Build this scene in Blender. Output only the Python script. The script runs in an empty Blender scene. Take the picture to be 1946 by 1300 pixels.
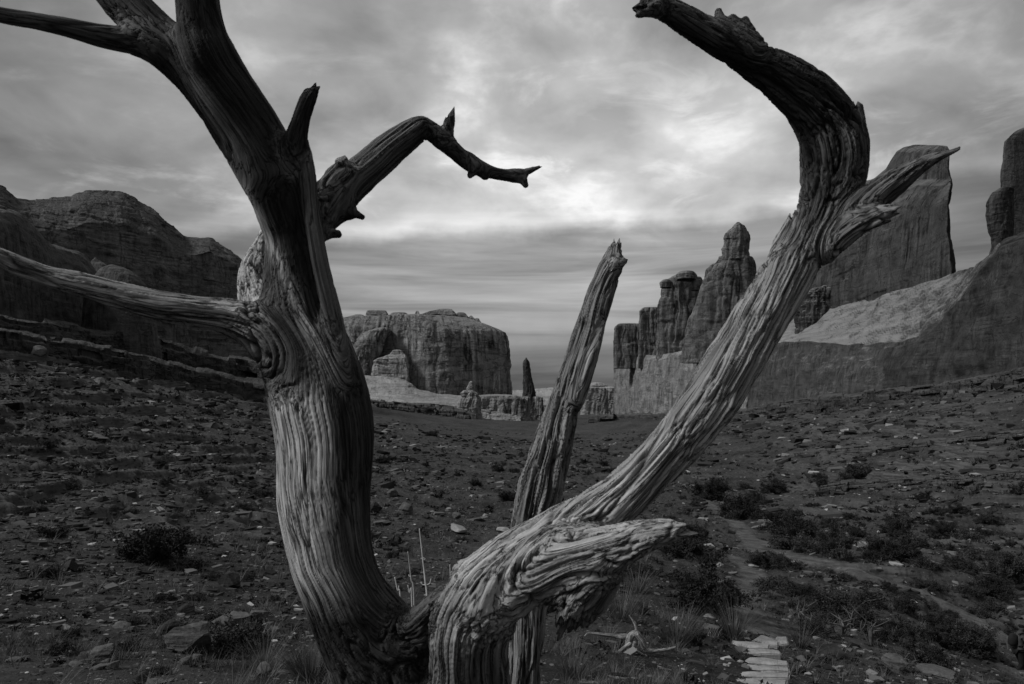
import bpy, bmesh, math, random
import numpy as np
from mathutils import Vector, Matrix

R = math.radians
SC = bpy.context.scene
COL = SC.collection
F, CX, HZ = 1297.0, 973.0, 745.0          # focal length in photo pixels, centre column, horizon row

# ------------------------------------------------------------------ camera
cam_d = bpy.data.cameras.new("camera")
cam = bpy.data.objects.new("camera", cam_d)
COL.objects.link(cam)
cam_d.sensor_width = 36.0
cam_d.lens = 36.0 * F / 1946.0
cam.location = (0, 0, 0)
cam.rotation_euler = (R(90), 0, 0)
cam_d.shift_y = (HZ - 650.0) / 1946.0
cam_d.clip_start = 0.05
cam_d.clip_end = 20000
cam_d.dof.use_dof = True
cam_d.dof.focus_distance = 11.0
cam_d.dof.aperture_fstop = 11.0
SC.camera = cam

# ------------------------------------------------------------------ sky and sun
SUN_EL, SUN_AZ = R(44), R(-106)            # azimuth measured from +Y towards +X: high on the left, a little behind
world = bpy.data.worlds.new("World")
SC.world = world
world.use_nodes = True
NT = world.node_tree
NT.nodes.clear()


class G:
    """small helper to write node graphs"""
    def __init__(s, nt): s.nt = nt
    def n(s, t, **kw):
        x = s.nt.nodes.new(t)
        for k, v in kw.items(): setattr(x, k, v)
        return x
    def put(s, sock, v):
        if v is None: return
        if hasattr(v, 'links') or isinstance(v, bpy.types.NodeSocket): s.nt.links.new(v, sock)
        else: sock.default_value = v
    def m(s, op, a, b=None, c=None, clamp=False):
        x = s.n('ShaderNodeMath', operation=op); x.use_clamp = clamp
        s.put(x.inputs[0], a); s.put(x.inputs[1], b)
        if c is not None: s.put(x.inputs[2], c)
        return x.outputs[0]
    def v(s, op, a, b=None):
        x = s.n('ShaderNodeVectorMath', operation=op)
        s.put(x.inputs[0], a); s.put(x.inputs[1], b)
        return x.outputs[0]
    def comb(s, a, b, c):
        x = s.n('ShaderNodeCombineXYZ')
        for i, q in enumerate((a, b, c)): s.put(x.inputs[i], q)
        return x.outputs[0]
    def noise(s, vec, scale, detail=4, rough=0.55, dist=0.0):
        x = s.n('ShaderNodeTexNoise')
        s.put(x.inputs['Vector'], vec)
        x.inputs['Scale'].default_value = scale; x.inputs['Detail'].default_value = detail
        x.inputs['Roughness'].default_value = rough; x.inputs['Distortion'].default_value = dist
        return x.outputs['Fac']
    def vor(s, vec, scale, feature='F1', rnd=1.0):
        x = s.n('ShaderNodeTexVoronoi', feature=feature)
        s.put(x.inputs['Vector'], vec); x.inputs['Scale'].default_value = scale
        x.inputs['Randomness'].default_value = rnd
        return x
    def map(s, val, a, b, c=0.0, d=1.0, smooth=False):
        x = s.n('ShaderNodeMapRange'); x.clamp = True
        if smooth: x.interpolation_type = 'SMOOTHSTEP'
        s.put(x.inputs[0], val)
        for i, q in enumerate((a, b, c, d)): s.put(x.inputs[1 + i], q)
        return x.outputs[0]
    def ramp(s, val, pts, interp='LINEAR'):
        x = s.n('ShaderNodeValToRGB')
        x.color_ramp.interpolation = interp
        e = x.color_ramp.elements
        while len(e) > 1: e.remove(e[-1])
        e[0].position = pts[0][0]; e[0].color = (pts[0][1],) * 3 + (1,)
        for p, q in pts[1:]:
            k = e.new(p); k.color = (q, q, q, 1)
        s.put(x.inputs[0], val)
        return x.outputs[0]
    def mix(s, f, a, b):
        return s.m('ADD', s.m('MULTIPLY', a, s.m('SUBTRACT', 1.0, f)), s.m('MULTIPLY', b, f))


g = G(NT)
tc = g.n('ShaderNodeTexCoord').outputs['Generated']
sx = g.n('ShaderNodeSeparateXYZ'); g.put(sx.inputs[0], tc)
X, Y_, Z = sx.outputs
az = g.m('MULTIPLY', g.m('ARCTAN2', X, Y_), 57.2958)
el = g.m('MULTIPLY', g.m('ARCSINE', Z), 57.2958)
zc = g.m('ADD', g.m('MAXIMUM', Z, 0.0), 0.24)
pl = g.comb(g.m('DIVIDE', X, zc), g.m('DIVIDE', Y_, zc), 0.0)
big = g.noise(g.v('ADD', pl, (0.6, 0.2, 0)), 1.25, 3, 0.5, 0.3)
mid = g.noise(g.v('ADD', pl, (3.1, 7.7, 0)), 3.1, 8, 0.52, 0.25)
bil = g.m('ABSOLUTE', g.m('SUBTRACT', g.noise(g.v('ADD', pl, (1.3, 2.2, 5)), 7.5, 7, 0.55, 0.15), 0.5))
# low stratus: streaks lying along the horizon
st_c = g.comb(g.m('MULTIPLY', az, 0.045), g.m('MULTIPLY', el, 0.55), 1.7)
streak = g.noise(st_c, 1.0, 6, 0.55, 0.5)
st_w = g.map(el, 17.0, 9.0, 0.0, 1.0, True)
wob = g.m('ADD', g.m('MULTIPLY', g.m('SUBTRACT', g.noise(g.comb(g.m('MULTIPLY', az, 0.11), g.m('MULTIPLY', el, 0.12), 4.0), 1.0, 5), 0.5), 4.2), g.m('MULTIPLY', az, 0.045))
el2 = g.m('SUBTRACT', el, wob)
base = g.ramp(g.map(el2, 0.0, 60.0), [(0.0, 0.075), (0.03, 0.085), (0.06, 0.115), (0.085, 0.175), (0.13, 0.235), (0.18, 0.235), (0.208, 0.235),
                                     (0.228, 0.47), (0.26, 0.43), (0.32, 0.37), (0.39, 0.335), (0.45, 0.30), (0.55, 0.27), (0.68, 0.30), (1.0, 0.32)])  # unseen overhead end of the ramp lifted slightly as added fill
azc = g.m('ABSOLUTE', g.m('SUBTRACT', az, 3.0))
fall = g.map(azc, 4.0, 42.0, 1.04, 0.42, True)
fall = g.m('ADD', fall, g.map(azc, 52.0, 95.0, 0.0, 0.12, True))  # unseen sky behind the camera raised a little, added as fill light
hi = g.map(el2, 13.0, 15.0, 0.0, 1.0, True)
glow_fall = g.map(azc, 3.0, 24.0, 1.0, 0.62, True)
fac = g.mix(hi, fall, g.m('MULTIPLY', fall, g.map(el2, 13.0, 20.0, glow_fall, 1.0)))
cl = g.m('ADD', g.m('MULTIPLY', g.map(big, 0.30, 0.70, -0.36, 0.34), 1.0), g.m('MULTIPLY', g.map(mid, 0.32, 0.72, -0.30, 0.44), 1.0))
cl = g.m('ADD', cl, g.m('MULTIPLY', g.map(mid, 0.5, 0.66, 0.0, 1.0, True), g.map(bil, 0.14, 0.0, 0.0, 0.34)))
sv = g.map(streak, 0.34, 0.66, -0.40, 0.36)
mod = g.m('ADD', 1.0, g.mix(st_w, g.m('MULTIPLY', cl, 1.0), sv))
val = g.m('MULTIPLY', g.m('MULTIPLY', base, fac), mod)
# break in the clouds: crisp bright puffs along the foot of the upper deck
puff = g.noise(g.comb(g.m('MULTIPLY', az, 0.12), g.m('MULTIPLY', el, 0.30), 9.0), 1.0, 7, 0.6, 0.6)
pm = g.m('MULTIPLY', g.map(puff, 0.50, 0.72, 0.0, 1.0, True), g.m('MULTIPLY', g.map(el2, 13.6, 15.0, 0.0, 1.0), g.map(el2, 29.0, 18.0, 0.0, 1.0)))
val = g.m('ADD', val, g.m('MULTIPLY', pm, g.m('MULTIPLY', 0.20, g.map(azc, 5.0, 40.0, 1.0, 0.35))))
sky = g.n('ShaderNodeTexSky', sky_type='NISHITA')
sky.sun_disc = False
sky.sun_elevation = SUN_EL
sky.sun_rotation = SUN_AZ
bw = g.n('ShaderNodeRGBToBW'); g.put(bw.inputs[0], sky.outputs[0])
val = g.mix(0.03, g.m('MULTIPLY', g.m('SMOOTH_MIN', val, 0.70, 0.35), 7.6), bw.outputs[0])
bg = g.n('ShaderNodeBackground'); bg.inputs[1].default_value = 0.1
cc = g.comb(val, val, val)
g.put(bg.inputs[0], cc)
wo = g.n('ShaderNodeOutputWorld'); NT.links.new(bg.outputs[0], wo.inputs[0])

sun_d = bpy.data.lights.new("sun", 'SUN')
sun_d.energy = 1.5
sun_d.angle = R(14)
sun_d.color = (1, 1, 1)
sun = bpy.data.objects.new("sun", sun_d)
COL.objects.link(sun)
sd = Vector((math.cos(SUN_EL) * math.sin(SUN_AZ), math.cos(SUN_EL) * math.cos(SUN_AZ), math.sin(SUN_EL)))
sun.rotation_euler = (-sd).to_track_quat('-Z', 'Y').to_euler()
sun.location = sd * 300

SC.view_settings.view_transform = 'Standard'
SC.view_settings.look = 'None'
SC.view_settings.exposure = 1.0
SC.view_settings.gamma = 1.0
SC.render.engine = 'CYCLES'
SC.cycles.use_denoising = True
SC.cycles.max_bounces = 5
SC.cycles.diffuse_bounces = 3
SC.cycles.sample_clamp_indirect = 4.0

# ------------------------------------------------------------------ numpy helpers
_r = np.random.RandomState(11)
PERM = np.concatenate([_r.permutation(256)] * 3).astype(np.int32)
GR = _r.normal(size=(256, 3)).astype(np.float32)
GR /= np.linalg.norm(GR, axis=1)[:, None]


def perlin(p):
    """gradient noise, about -0.6..0.6; p is (n,3)"""
    p = np.asarray(p, np.float32)
    out = np.empty(len(p), np.float32)
    for a in range(0, len(p), 120000):
        q = p[a:a + 120000]
        i = np.floor(q)
        f = q - i
        i = i.astype(np.int64) & 255
        u = f * f * f * (f * (f * 6 - 15) + 10)
        r = 0
        for dx in (0, 1):
            wx = u[:, 0] if dx else 1 - u[:, 0]
            h1 = PERM[i[:, 0] + dx]
            for dy in (0, 1):
                wy = u[:, 1] if dy else 1 - u[:, 1]
                h2 = PERM[h1 + i[:, 1] + dy]
                for dz in (0, 1):
                    wz = u[:, 2] if dz else 1 - u[:, 2]
                    gg = GR[PERM[h2 + i[:, 2] + dz]]
                    d = gg[:, 0] * (f[:, 0] - dx) + gg[:, 1] * (f[:, 1] - dy) + gg[:, 2] * (f[:, 2] - dz)
                    r = r + wx * wy * wz * d
        out[a:a + 120000] = r
    return out


def fbm(p, oct=4, gain=0.5, lac=2.03):
    p = np.asarray(p, np.float32)
    s, a, t = 0, 1.0, 0
    for k in range(oct):
        s = s + a * perlin(p + k * 17.3)
        t += a
        a *= gain
        p = p * lac
    return s / t


def ridge(p, oct=3, gain=0.5):
    p = np.asarray(p, np.float32)
    s, a, t = 0, 1.0, 0
    for k in range(oct):
        s = s + a * (1 - np.abs(perlin(p + k * 9.1)) * 2.6)
        t += a
        a *= gain
        p = p * 2.1
    return s / t


def sstep(x, a, b):
    t = np.clip((x - a) / (b - a), 0, 1)
    return t * t * (3 - 2 * t)


def at(px, py, Y):
    return np.array([(px - CX) / F * Y, Y, (HZ - py) / F * Y], float)


def new_mesh(name, V, Q, smooth=True):
    """V (n,3); Q: array of quads / tris, or a list of such arrays"""
    me = bpy.data.meshes.new(name)
    Qs = Q if isinstance(Q, list) else [Q]
    Qs = [np.asarray(q, np.int32) for q in Qs if len(q)]
    V = np.asarray(V, np.float32)
    me.vertices.add(len(V))
    me.vertices.foreach_set('co', V.ravel())
    tot = sum(q.size for q in Qs)
    me.loops.add(tot)
    me.loops.foreach_set('vertex_index', np.concatenate([q.ravel() for q in Qs]))
    npol = sum(len(q) for q in Qs)
    me.polygons.add(npol)
    ls, cur = [], 0
    for q in Qs:
        ls.append(cur + np.arange(len(q)) * q.shape[1])
        cur += q.size
    me.polygons.foreach_set('loop_start', np.concatenate(ls).astype(np.int32))
    me.polygons.foreach_set('use_smooth', np.full(npol, smooth))
    me.update(calc_edges=True)
    me.validate()
    return me


def attr(me, name, typ, data):
    a = me.attributes.new(name, typ, 'POINT')
    a.data.foreach_set('vector' if typ == 'FLOAT_VECTOR' else 'value', np.asarray(data, np.float32).ravel())


def link(name, me, mat=None, parent=None):
    o = bpy.data.objects.new(name, me)
    COL.objects.link(o)
    if mat is not None and not me.materials: me.materials.append(mat)
    if parent is not None: o.parent = parent
    return o


def tag(o, label=None, cat=None, group=None, kind=None):
    if label: o['label'] = label
    if cat: o['category'] = cat
    if group: o['group'] = group
    if kind: o['kind'] = kind
    return o


def empty(name, loc, rz=0.0):
    o = bpy.data.objects.new(name, None)
    o.empty_display_size = 0.2
    COL.objects.link(o)
    o.location = Vector(loc)
    o.rotation_euler = (0, 0, rz)
    return o


def grid_quads(nr, nc, wrap=False):
    r = np.arange(nr - 1)[:, None]
    c = np.arange(nc if wrap else nc - 1)[None, :]
    c2 = (c + 1) % nc
    return np.stack([r * nc + c, r * nc + c2, (r + 1) * nc + c2, (r + 1) * nc + c], -1).reshape(-1, 4)


# ------------------------------------------------------------------ materials (everything is grey: a black and white place)
def new_mat(name):
    m = bpy.data.materials.new(name)
    m.use_nodes = True
    nt = m.node_tree
    nt.nodes.clear()
    gg = G(nt)
    out = gg.n('ShaderNodeOutputMaterial')
    b = gg.n('ShaderNodeBsdfPrincipled')
    b.inputs['Specular IOR Level'].default_value = 0.12
    b.inputs['Roughness'].default_value = 0.9
    nt.links.new(b.outputs[0], out.inputs[0])
    return m, gg, b


def finish(gg, b, col, height=None, strength=0.5, dist=0.1):
    gg.put(b.inputs['Base Color'], gg.comb(col, col, col))
    if height is not None:
        bp = gg.n('ShaderNodeBump')
        bp.inputs['Strength'].default_value = strength
        bp.inputs['Distance'].default_value = dist
        gg.put(bp.inputs['Height'], height)
        gg.nt.links.new(bp.outputs[0], b.inputs['Normal'])


def rock_mat(name, unit, lo, hi, streak=0.6, band=0.5, bump=0.6, top=None):
    """sandstone: unit = metres per photo pixel where it stands"""
    m, gg, b = new_mat(name)
    geo = gg.n('ShaderNodeNewGeometry')
    P = gg.v('SCALE', geo.outputs['Position']); P.node.inputs['Scale'].default_value = 1.0 / unit
    vs = gg.v('MULTIPLY', P, (1, 1, 0.055))
    hs = gg.v('MULTIPLY', P, (0.05, 0.05, 1))
    s1 = gg.noise(vs, 0.09, 5, 0.6, 0.6)
    s2 = gg.noise(vs, 0.17, 5, 0.6, 0.3)
    h1 = gg.noise(hs, 0.11, 5, 0.6, 1.2)
    n1 = gg.noise(P, 0.035, 6, 0.6, 0.3)
    n2 = gg.noise(P, 0.30, 4, 0.65)
    sep = gg.n('ShaderNodeSeparateXYZ'); gg.put(sep.inputs[0], geo.outputs['True Normal'])
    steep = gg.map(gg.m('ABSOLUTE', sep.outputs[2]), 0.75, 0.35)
    var = gg.map(gg.m('ADD', gg.m('MULTIPLY', s1, 0.62), gg.m('MULTIPLY', s2, 0.38)), 0.38, 0.62)
    bnd = gg.map(h1, 0.35, 0.65)
    lum = gg.map(n1, 0.3, 0.7)
    mk1 = gg.map(gg.noise(P, 0.016, 3, 0.5), 0.40, 0.62, 0.0, 1.0, True)
    mk2 = gg.map(gg.noise(gg.v('ADD', P, (50, 20, 9)), 0.02, 3, 0.5), 0.42, 0.62, 0.0, 1.0, True)
    var = gg.mix(mk1, 0.5, var)
    bnd = gg.mix(mk2, 0.5, bnd)
    t = gg.m('ADD', gg.m('MULTIPLY', gg.m('MULTIPLY', var, steep), streak),
             gg.m('ADD', gg.m('MULTIPLY', bnd, band), gg.m('MULTIPLY', lum, 0.5)))
    t = gg.m('DIVIDE', t, gg.m('ADD', gg.m('MULTIPLY', steep, streak), band + 0.5))
    t = gg.map(t, 0.25, 0.75)
    t = gg.m('MULTIPLY', t, gg.map(n2, 0.3, 0.7, 0.70, 1.2))
    cr1 = gg.m('ABSOLUTE', gg.m('SUBTRACT', gg.noise(gg.v('MULTIPLY', P, (1, 1, 0.16)), 0.030, 5, 0.62, 0.4), 0.5))
    cr2 = gg.m('ABSOLUTE', gg.m('SUBTRACT', gg.noise(gg.v('MULTIPLY', P, (0.25, 0.25, 1)), 0.035, 5, 0.62, 0.6), 0.5))
    crk = gg.m('MINIMUM', gg.map(cr1, 0.0, 0.012), gg.map(cr2, 0.0, 0.010))
    t = gg.m('MULTIPLY', t, gg.map(crk, 0.0, 1.0, 0.25, 1.0))
    col = gg.mix(t, lo, hi)
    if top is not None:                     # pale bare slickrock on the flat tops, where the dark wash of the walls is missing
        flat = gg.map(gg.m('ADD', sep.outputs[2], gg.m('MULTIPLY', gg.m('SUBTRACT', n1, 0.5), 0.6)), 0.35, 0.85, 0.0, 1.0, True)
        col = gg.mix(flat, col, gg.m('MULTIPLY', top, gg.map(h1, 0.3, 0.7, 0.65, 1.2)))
    hgt = gg.m('ADD', gg.m('ADD', gg.m('MULTIPLY', h1, 0.45), gg.m('MULTIPLY', crk, 0.5)), gg.m('ADD', gg.m('MULTIPLY', s2, 0.5), gg.m('MULTIPLY', n2, 1.0)))
    finish(gg, b, col, hgt, bump, 3.0 * unit)
    return m


def stone_mat(name, lo, hi, sc):
    m, gg, b = new_mat(name)
    P = gg.n('ShaderNodeTexCoord').outputs['Object']
    n1 = gg.noise(P, 1.6 * sc, 5, 0.6, 0.3)
    n2 = gg.noise(P, 9.0 * sc, 5, 0.65)
    lay = gg.noise(gg.v('MULTIPLY', P, (0.25, 0.25, 3.0)), 3.0 * sc, 3, 0.5, 0.4)
    t = gg.map(gg.m('ADD', gg.m('MULTIPLY', n1, 0.5), gg.m('ADD', gg.m('MULTIPLY', n2, 0.3), gg.m('MULTIPLY', lay, 0.2))), 0.36, 0.64)
    finish(gg, b, gg.mix(t, lo, hi), gg.m('ADD', gg.m('MULTIPLY', n2, 0.6), lay), 0.6, 0.03 / sc)
    return m


def ground_material():
    m, gg, b = new_mat("desert_soil")
    geo = gg.n('ShaderNodeNewGeometry')
    P = geo.outputs['Position']
    pa = gg.n('ShaderNodeAttribute', attribute_name='path').outputs['Fac']
    le = gg.n('ShaderNodeAttribute', attribute_name='ledge').outputs['Fac']
    n1 = gg.noise(P, 0.16, 6, 0.6, 0.4)
    n2 = gg.noise(P, 1.4, 6, 0.65)
    n3 = gg.noise(P, 14.0, 5, 0.7)
    n4 = gg.noise(P, 0.03, 4, 0.55)
    t = gg.map(gg.m('ADD', gg.m('ADD', gg.m('MULTIPLY', n1, 0.32), gg.m('MULTIPLY', n2, 0.30)), gg.m('ADD', gg.m('MULTIPLY', n3, 0.20), gg.m('MULTIPLY', n4, 0.18))), 0.39, 0.62)
    col = gg.mix(t, 0.005, 0.062)
    # small stones lying in the soil, three sizes
    hgt = gg.m('ADD', gg.m('MULTIPLY', n2, 0.35), gg.m('MULTIPLY', n3, 0.12))
    for sc, thr, lo_, hi_, keep, hh in ((26.0, 0.32, 0.02, 0.24, 0.50, 0.03), (8.0, 0.32, 0.02, 0.24, 0.56, 0.10), (2.4, 0.30, 0.02, 0.20, 0.62, 0.25)):
        vo = gg.vor(gg.v('MULTIPLY', P, (1, 1, 1.4)), sc)
        sc_ = gg.n('ShaderNodeSeparateXYZ'); gg.put(sc_.inputs[0], vo.outputs['Color'])
        patch = gg.map(gg.noise(P, sc * 0.07, 3, 0.6), 0.46, 0.66)
        on = gg.m('MULTIPLY', gg.m('GREATER_THAN', gg.m('ADD', sc_.outputs[0], gg.m('MULTIPLY', patch, 0.32)), keep + 0.14),
                  gg.map(vo.outputs['Distance'], thr, thr - 0.08))
        sv_ = gg.mix(gg.m('POWER', sc_.outputs[1], 3.2), lo_, hi_)
        col = gg.mix(on, col, sv_)
        hgt = gg.m('ADD', hgt, gg.m('MULTIPLY', on, hh))
    col = gg.mix(gg.m('MULTIPLY', le, 0.8), col, gg.mix(gg.map(gg.noise(gg.v('MULTIPLY', P, (0.4, 0.4, 5)), 1.0, 5, 0.6), 0.35, 0.65), 0.02, 0.10))
    sand = gg.mix(gg.map(n2, 0.3, 0.7), 0.065, 0.125)
    col = gg.mix(gg.m('MULTIPLY', pa, gg.map(gg.m('ADD', gg.m('MULTIPLY', n3, 0.5), gg.m('MULTIPLY', n2, 0.5)), 0.36, 0.56, 0.15, 1.0)), col, sand)
    finish(gg, b, col, hgt, 0.9, 0.25)
    return m


def wood_mat(name, lo, hi, gain=1.0):
    m, gg, b = new_mat(name)
    b.inputs['Roughness'].default_value = 0.72
    b.inputs['Specular IOR Level'].default_value = 0.22
    A = gg.n('ShaderNodeAttribute', attribute_name='grain').outputs['Vector']
    T = gg.n('ShaderNodeAttribute', attribute_name='tone').outputs['Fac']
    D = gg.n('ShaderNodeAttribute', attribute_name='furrow').outputs['Fac']
    a1 = gg.v('MULTIPLY', A, (1, 1, 0.018))
    a2 = gg.v('MULTIPLY', A, (1, 1, 0.035))
    a3 = gg.v('MULTIPLY', A, (1, 1, 0.20))
    f1 = gg.noise(a1, 130, 6, 0.72, 0.08)
    f2 = gg.noise(a2, 62, 6, 0.66, 0.15)
    f3 = gg.noise(a3, 16, 5, 0.6, 0.4)
    f4 = gg.noise(A, 240, 3, 0.6)
    crack = gg.map(gg.m('ABSOLUTE', gg.m('SUBTRACT', gg.noise(a1, 85, 3, 0.5, 0.1), 0.5)), 0.0, 0.045)
    t = gg.m('ADD', gg.m('ADD', gg.m('MULTIPLY', f1, 0.38), gg.m('MULTIPLY', f2, 0.32)), gg.m('ADD', gg.m('MULTIPLY', f3, 0.22), gg.m('MULTIPLY', f4, 0.08)))
    t = gg.map(t, 0.40, 0.61)
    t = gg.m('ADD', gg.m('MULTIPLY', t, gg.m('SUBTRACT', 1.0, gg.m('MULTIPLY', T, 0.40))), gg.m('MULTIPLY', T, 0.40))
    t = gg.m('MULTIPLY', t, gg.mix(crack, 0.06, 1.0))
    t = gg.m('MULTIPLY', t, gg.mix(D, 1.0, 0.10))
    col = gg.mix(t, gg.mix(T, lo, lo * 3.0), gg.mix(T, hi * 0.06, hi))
    hgt = gg.m('ADD', gg.m('MULTIPLY', f1, 0.5), gg.m('ADD', gg.m('MULTIPLY', f2, 1.0), gg.m('MULTIPLY', crack, 0.6)))
    finish(gg, b, col, hgt, 0.9, 0.006)
    return m


def plain_mat(name, lo, hi, sc=8.0, rough=0.85, trans=0.0):
    m, gg, b = new_mat(name)
    b.inputs['Roughness'].default_value = rough
    P = gg.n('ShaderNodeTexCoord').outputs['Object']
    oi = gg.n('ShaderNodeObjectInfo').outputs['Random']
    n = gg.map(gg.noise(P, sc, 4, 0.6), 0.33, 0.67)
    col = gg.m('MULTIPLY', gg.mix(n, lo, hi), gg.map(oi, 0.0, 1.0, 0.75, 1.25))
    finish(gg, b, col)
    return m


# ------------------------------------------------------------------ ground
TAB = {
    -500: [(0.3, -1.62), (2, -1.62), (5, 1290), (8, 1130), (12, 1000), (20, 870), (35, 740), (60, 640), (90, 570), (130, 500), (4000, -60.0)],
    0:    [(0.3, -1.62), (2, -1.62), (5, 1312), (8, 1200), (12, 1095), (20, 965), (35, 855), (60, 745), (90, 668), (130, 600), (160, 590), (4000, -60.0)],
    300:  [(0.3, -1.62), (2, -1.62), (5, 1318), (8, 1215), (12, 1120), (20, 1012), (35, 915), (60, 832), (100, 752), (160, 690), (220, 645), (300, 640), (4000, -60.0)],
    600:  [(0.3, -1.62), (2, -1.62), (5, 1325), (8, 1237), (12, 1155), (20, 1062), (35, 972), (60, 902), (100, 842), (160, 800), (260, 775), (420, 755), (700, 752), (4000, -60.0)],
    850:  [(0.3, -1.62), (2, -1.62), (5, 1330), (8, 1250), (12, 1175), (20, 1088), (35, 992), (60, 928), (100, 876), (160, 842), (260, 815), (420, 797), (700, 786), (4000, -60.0)],
    1080: [(0.3, -1.62), (2, -1.62), (5, 1345), (8, 1262), (12, 1190), (20, 1108), (35, 1012), (60, 945), (100, 888), (160, 853), (260, 828), (420, 810), (700, 797), (4000, -60.0)],
    1250: [(0.3, -1.62), (2, -1.62), (5, 1365), (8, 1285), (12, 1212), (20, 1128), (35, 1040), (60, 965), (100, 900), (160, 855), (260, 820), (420, 792), (520, 785), (4000, -60.0)],
    1450: [(0.3, -1.62), (2, -1.62), (5, 1400), (8, 1335), (12, 1258), (20, 1165), (35, 1075), (60, 1000), (100, 915), (160, 830), (225, 778), (300, 775), (4000, -60.0)],
    1700: [(0.3, -1.62), (2, -1.62), (5, 1430), (8, 1375), (12, 1310), (20, 1210), (35, 1085), (60, 965), (100, 850), (150, 748), (200, 740), (4000, -60.0)],
    1946: [(0.3, -1.62), (2, -1.62), (5, 1450), (8, 1420), (12, 1370), (21, 1296), (35, 1140), (60, 955), (85, 820), (112, 705), (150, 690), (4000, -60.0)],
    2500: [(0.3, -1.62), (2, -1.62), (5, 1450), (8, 1420), (12, 1370), (21, 1270), (35, 1080), (60, 820), (85, 650), (4000, -60.0)],
}
_LY = np.linspace(math.log(0.3), math.log(4000), 260)
_PX = np.arange(-500, 2501, 20)
_T = []
for k in sorted(TAB):
    ys = [math.log(a) for a, b in TAB[k]]
    zs = [b if b <= 0 else (HZ - b) / F * a for a, b in TAB[k]]
    _T.append(np.interp(_LY, ys, zs))
_T = np.array(_T)
_TZ = np.array([np.interp(_PX, sorted(TAB), _T[:, j]) for j in range(len(_LY))])   # rows: logY, cols: px


def _smooth(A, k, ax):
    ker = np.hanning(2 * k + 3)[1:-1]
    ker /= ker.sum()
    pad = [(0, 0), (0, 0)]
    pad[ax] = (k, k)
    B = np.pad(A, pad, mode='edge')
    return np.apply_along_axis(lambda v: np.convolve(v, ker, 'valid'), ax, B)


_TZ = _smooth(_smooth(_TZ, 7, 1), 7, 0)


def base_z(x, y):
    x = np.asarray(x, float); y = np.asarray(y, float)
    Ye = np.maximum(y, 0.55 * np.hypot(x, y))
    Ye = np.clip(Ye, 0.31, 3900)
    px = np.clip(CX + F * x / Ye, -499, 2499)
    i = (px + 500) / 20.0
    j = (np.log(Ye) - _LY[0]) / (_LY[1] - _LY[0])
    i0 = np.clip(i.astype(int), 0, len(_PX) - 2); j0 = np.clip(j.astype(int), 0, len(_LY) - 2)
    a = i - i0; b = j - j0
    return ((_TZ[j0, i0] * (1 - a) + _TZ[j0, i0 + 1] * a) * (1 - b) + (_TZ[j0 + 1, i0] * (1 - a) + _TZ[j0 + 1, i0 + 1] * a) * b)


def hit(px, py, y0=1.2, y1=2500):
    """where the view ray through a photo point first meets the smooth ground"""
    ys = np.exp(np.linspace(math.log(y0), math.log(y1), 900))
    x = (px - CX) / F * ys
    zr = (HZ - py) / F * ys
    k = np.where(base_z(x, ys) >= zr)[0]
    Y = ys[k[0]] if len(k) else y1
    return Y


PATHS = [  # sandy trail, photo points
    ([(1452, 1200), (1440, 1180), (1400, 1150), (1420, 1120), (1428, 1100), (1418, 1080), (1400, 1060)], 0.45),
    ([(1440, 1050), (1425, 1020), (1405, 1000), (1385, 985), (1365, 970), (1340, 950)], 0.62),
    ([(1500, 1060), (1560, 1068), (1620, 1080), (1660, 1098), (1720, 1118), (1780, 1140), (1840, 1170), (1890, 1200)], 0.62),
    ([(1500, 1060), (1450, 1030), (1430, 1022)], 0.55),
]
PSEG = []
for pts, w in PATHS:
    q = []
    for (a, b) in pts:
        Y = hit(a, b)
        q.append(((a - CX) / F * Y, Y))
    q = np.array(q)
    t = np.linspace(0, len(q) - 1, len(q) * 12)
    PSEG.append((np.stack([np.interp(t, range(len(q)), q[:, 0]), np.interp(t, range(len(q)), q[:, 1])], 1), w))


def path_mask(x, y):
    m = np.zeros(len(x))
    for q, w in PSEG:
        lo = q.min(0) - 4; hi = q.max(0) + 4
        k = np.where((x > lo[0]) & (x < hi[0]) & (y > lo[1]) & (y < hi[1]))[0]
        if not len(k): continue
        d = np.min(np.hypot(x[k][:, None] - q[None, :, 0], y[k][:, None] - q[None, :, 1]), 1)
        ww = w * (1 + 0.9 * fbm(np.stack([x[k] * 0.5, y[k] * 0.5, x[k] * 0 + 3], 1), 3))
        ww = ww * (1 + 1.1 * fbm(np.stack([x[k] * 1.9, y[k] * 1.9, x[k] * 0 + 8], 1), 3))
        gap = sstep(fbm(np.stack([x[k] / 2.3, y[k] / 2.3, x[k] * 0 + 15], 1), 2), -0.32, -0.05)
        m[k] = np.maximum(m[k], (1 - sstep(d, ww * 0.5, ww * 1.9)) * (0.35 + 0.65 * gap))
    return m


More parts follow.
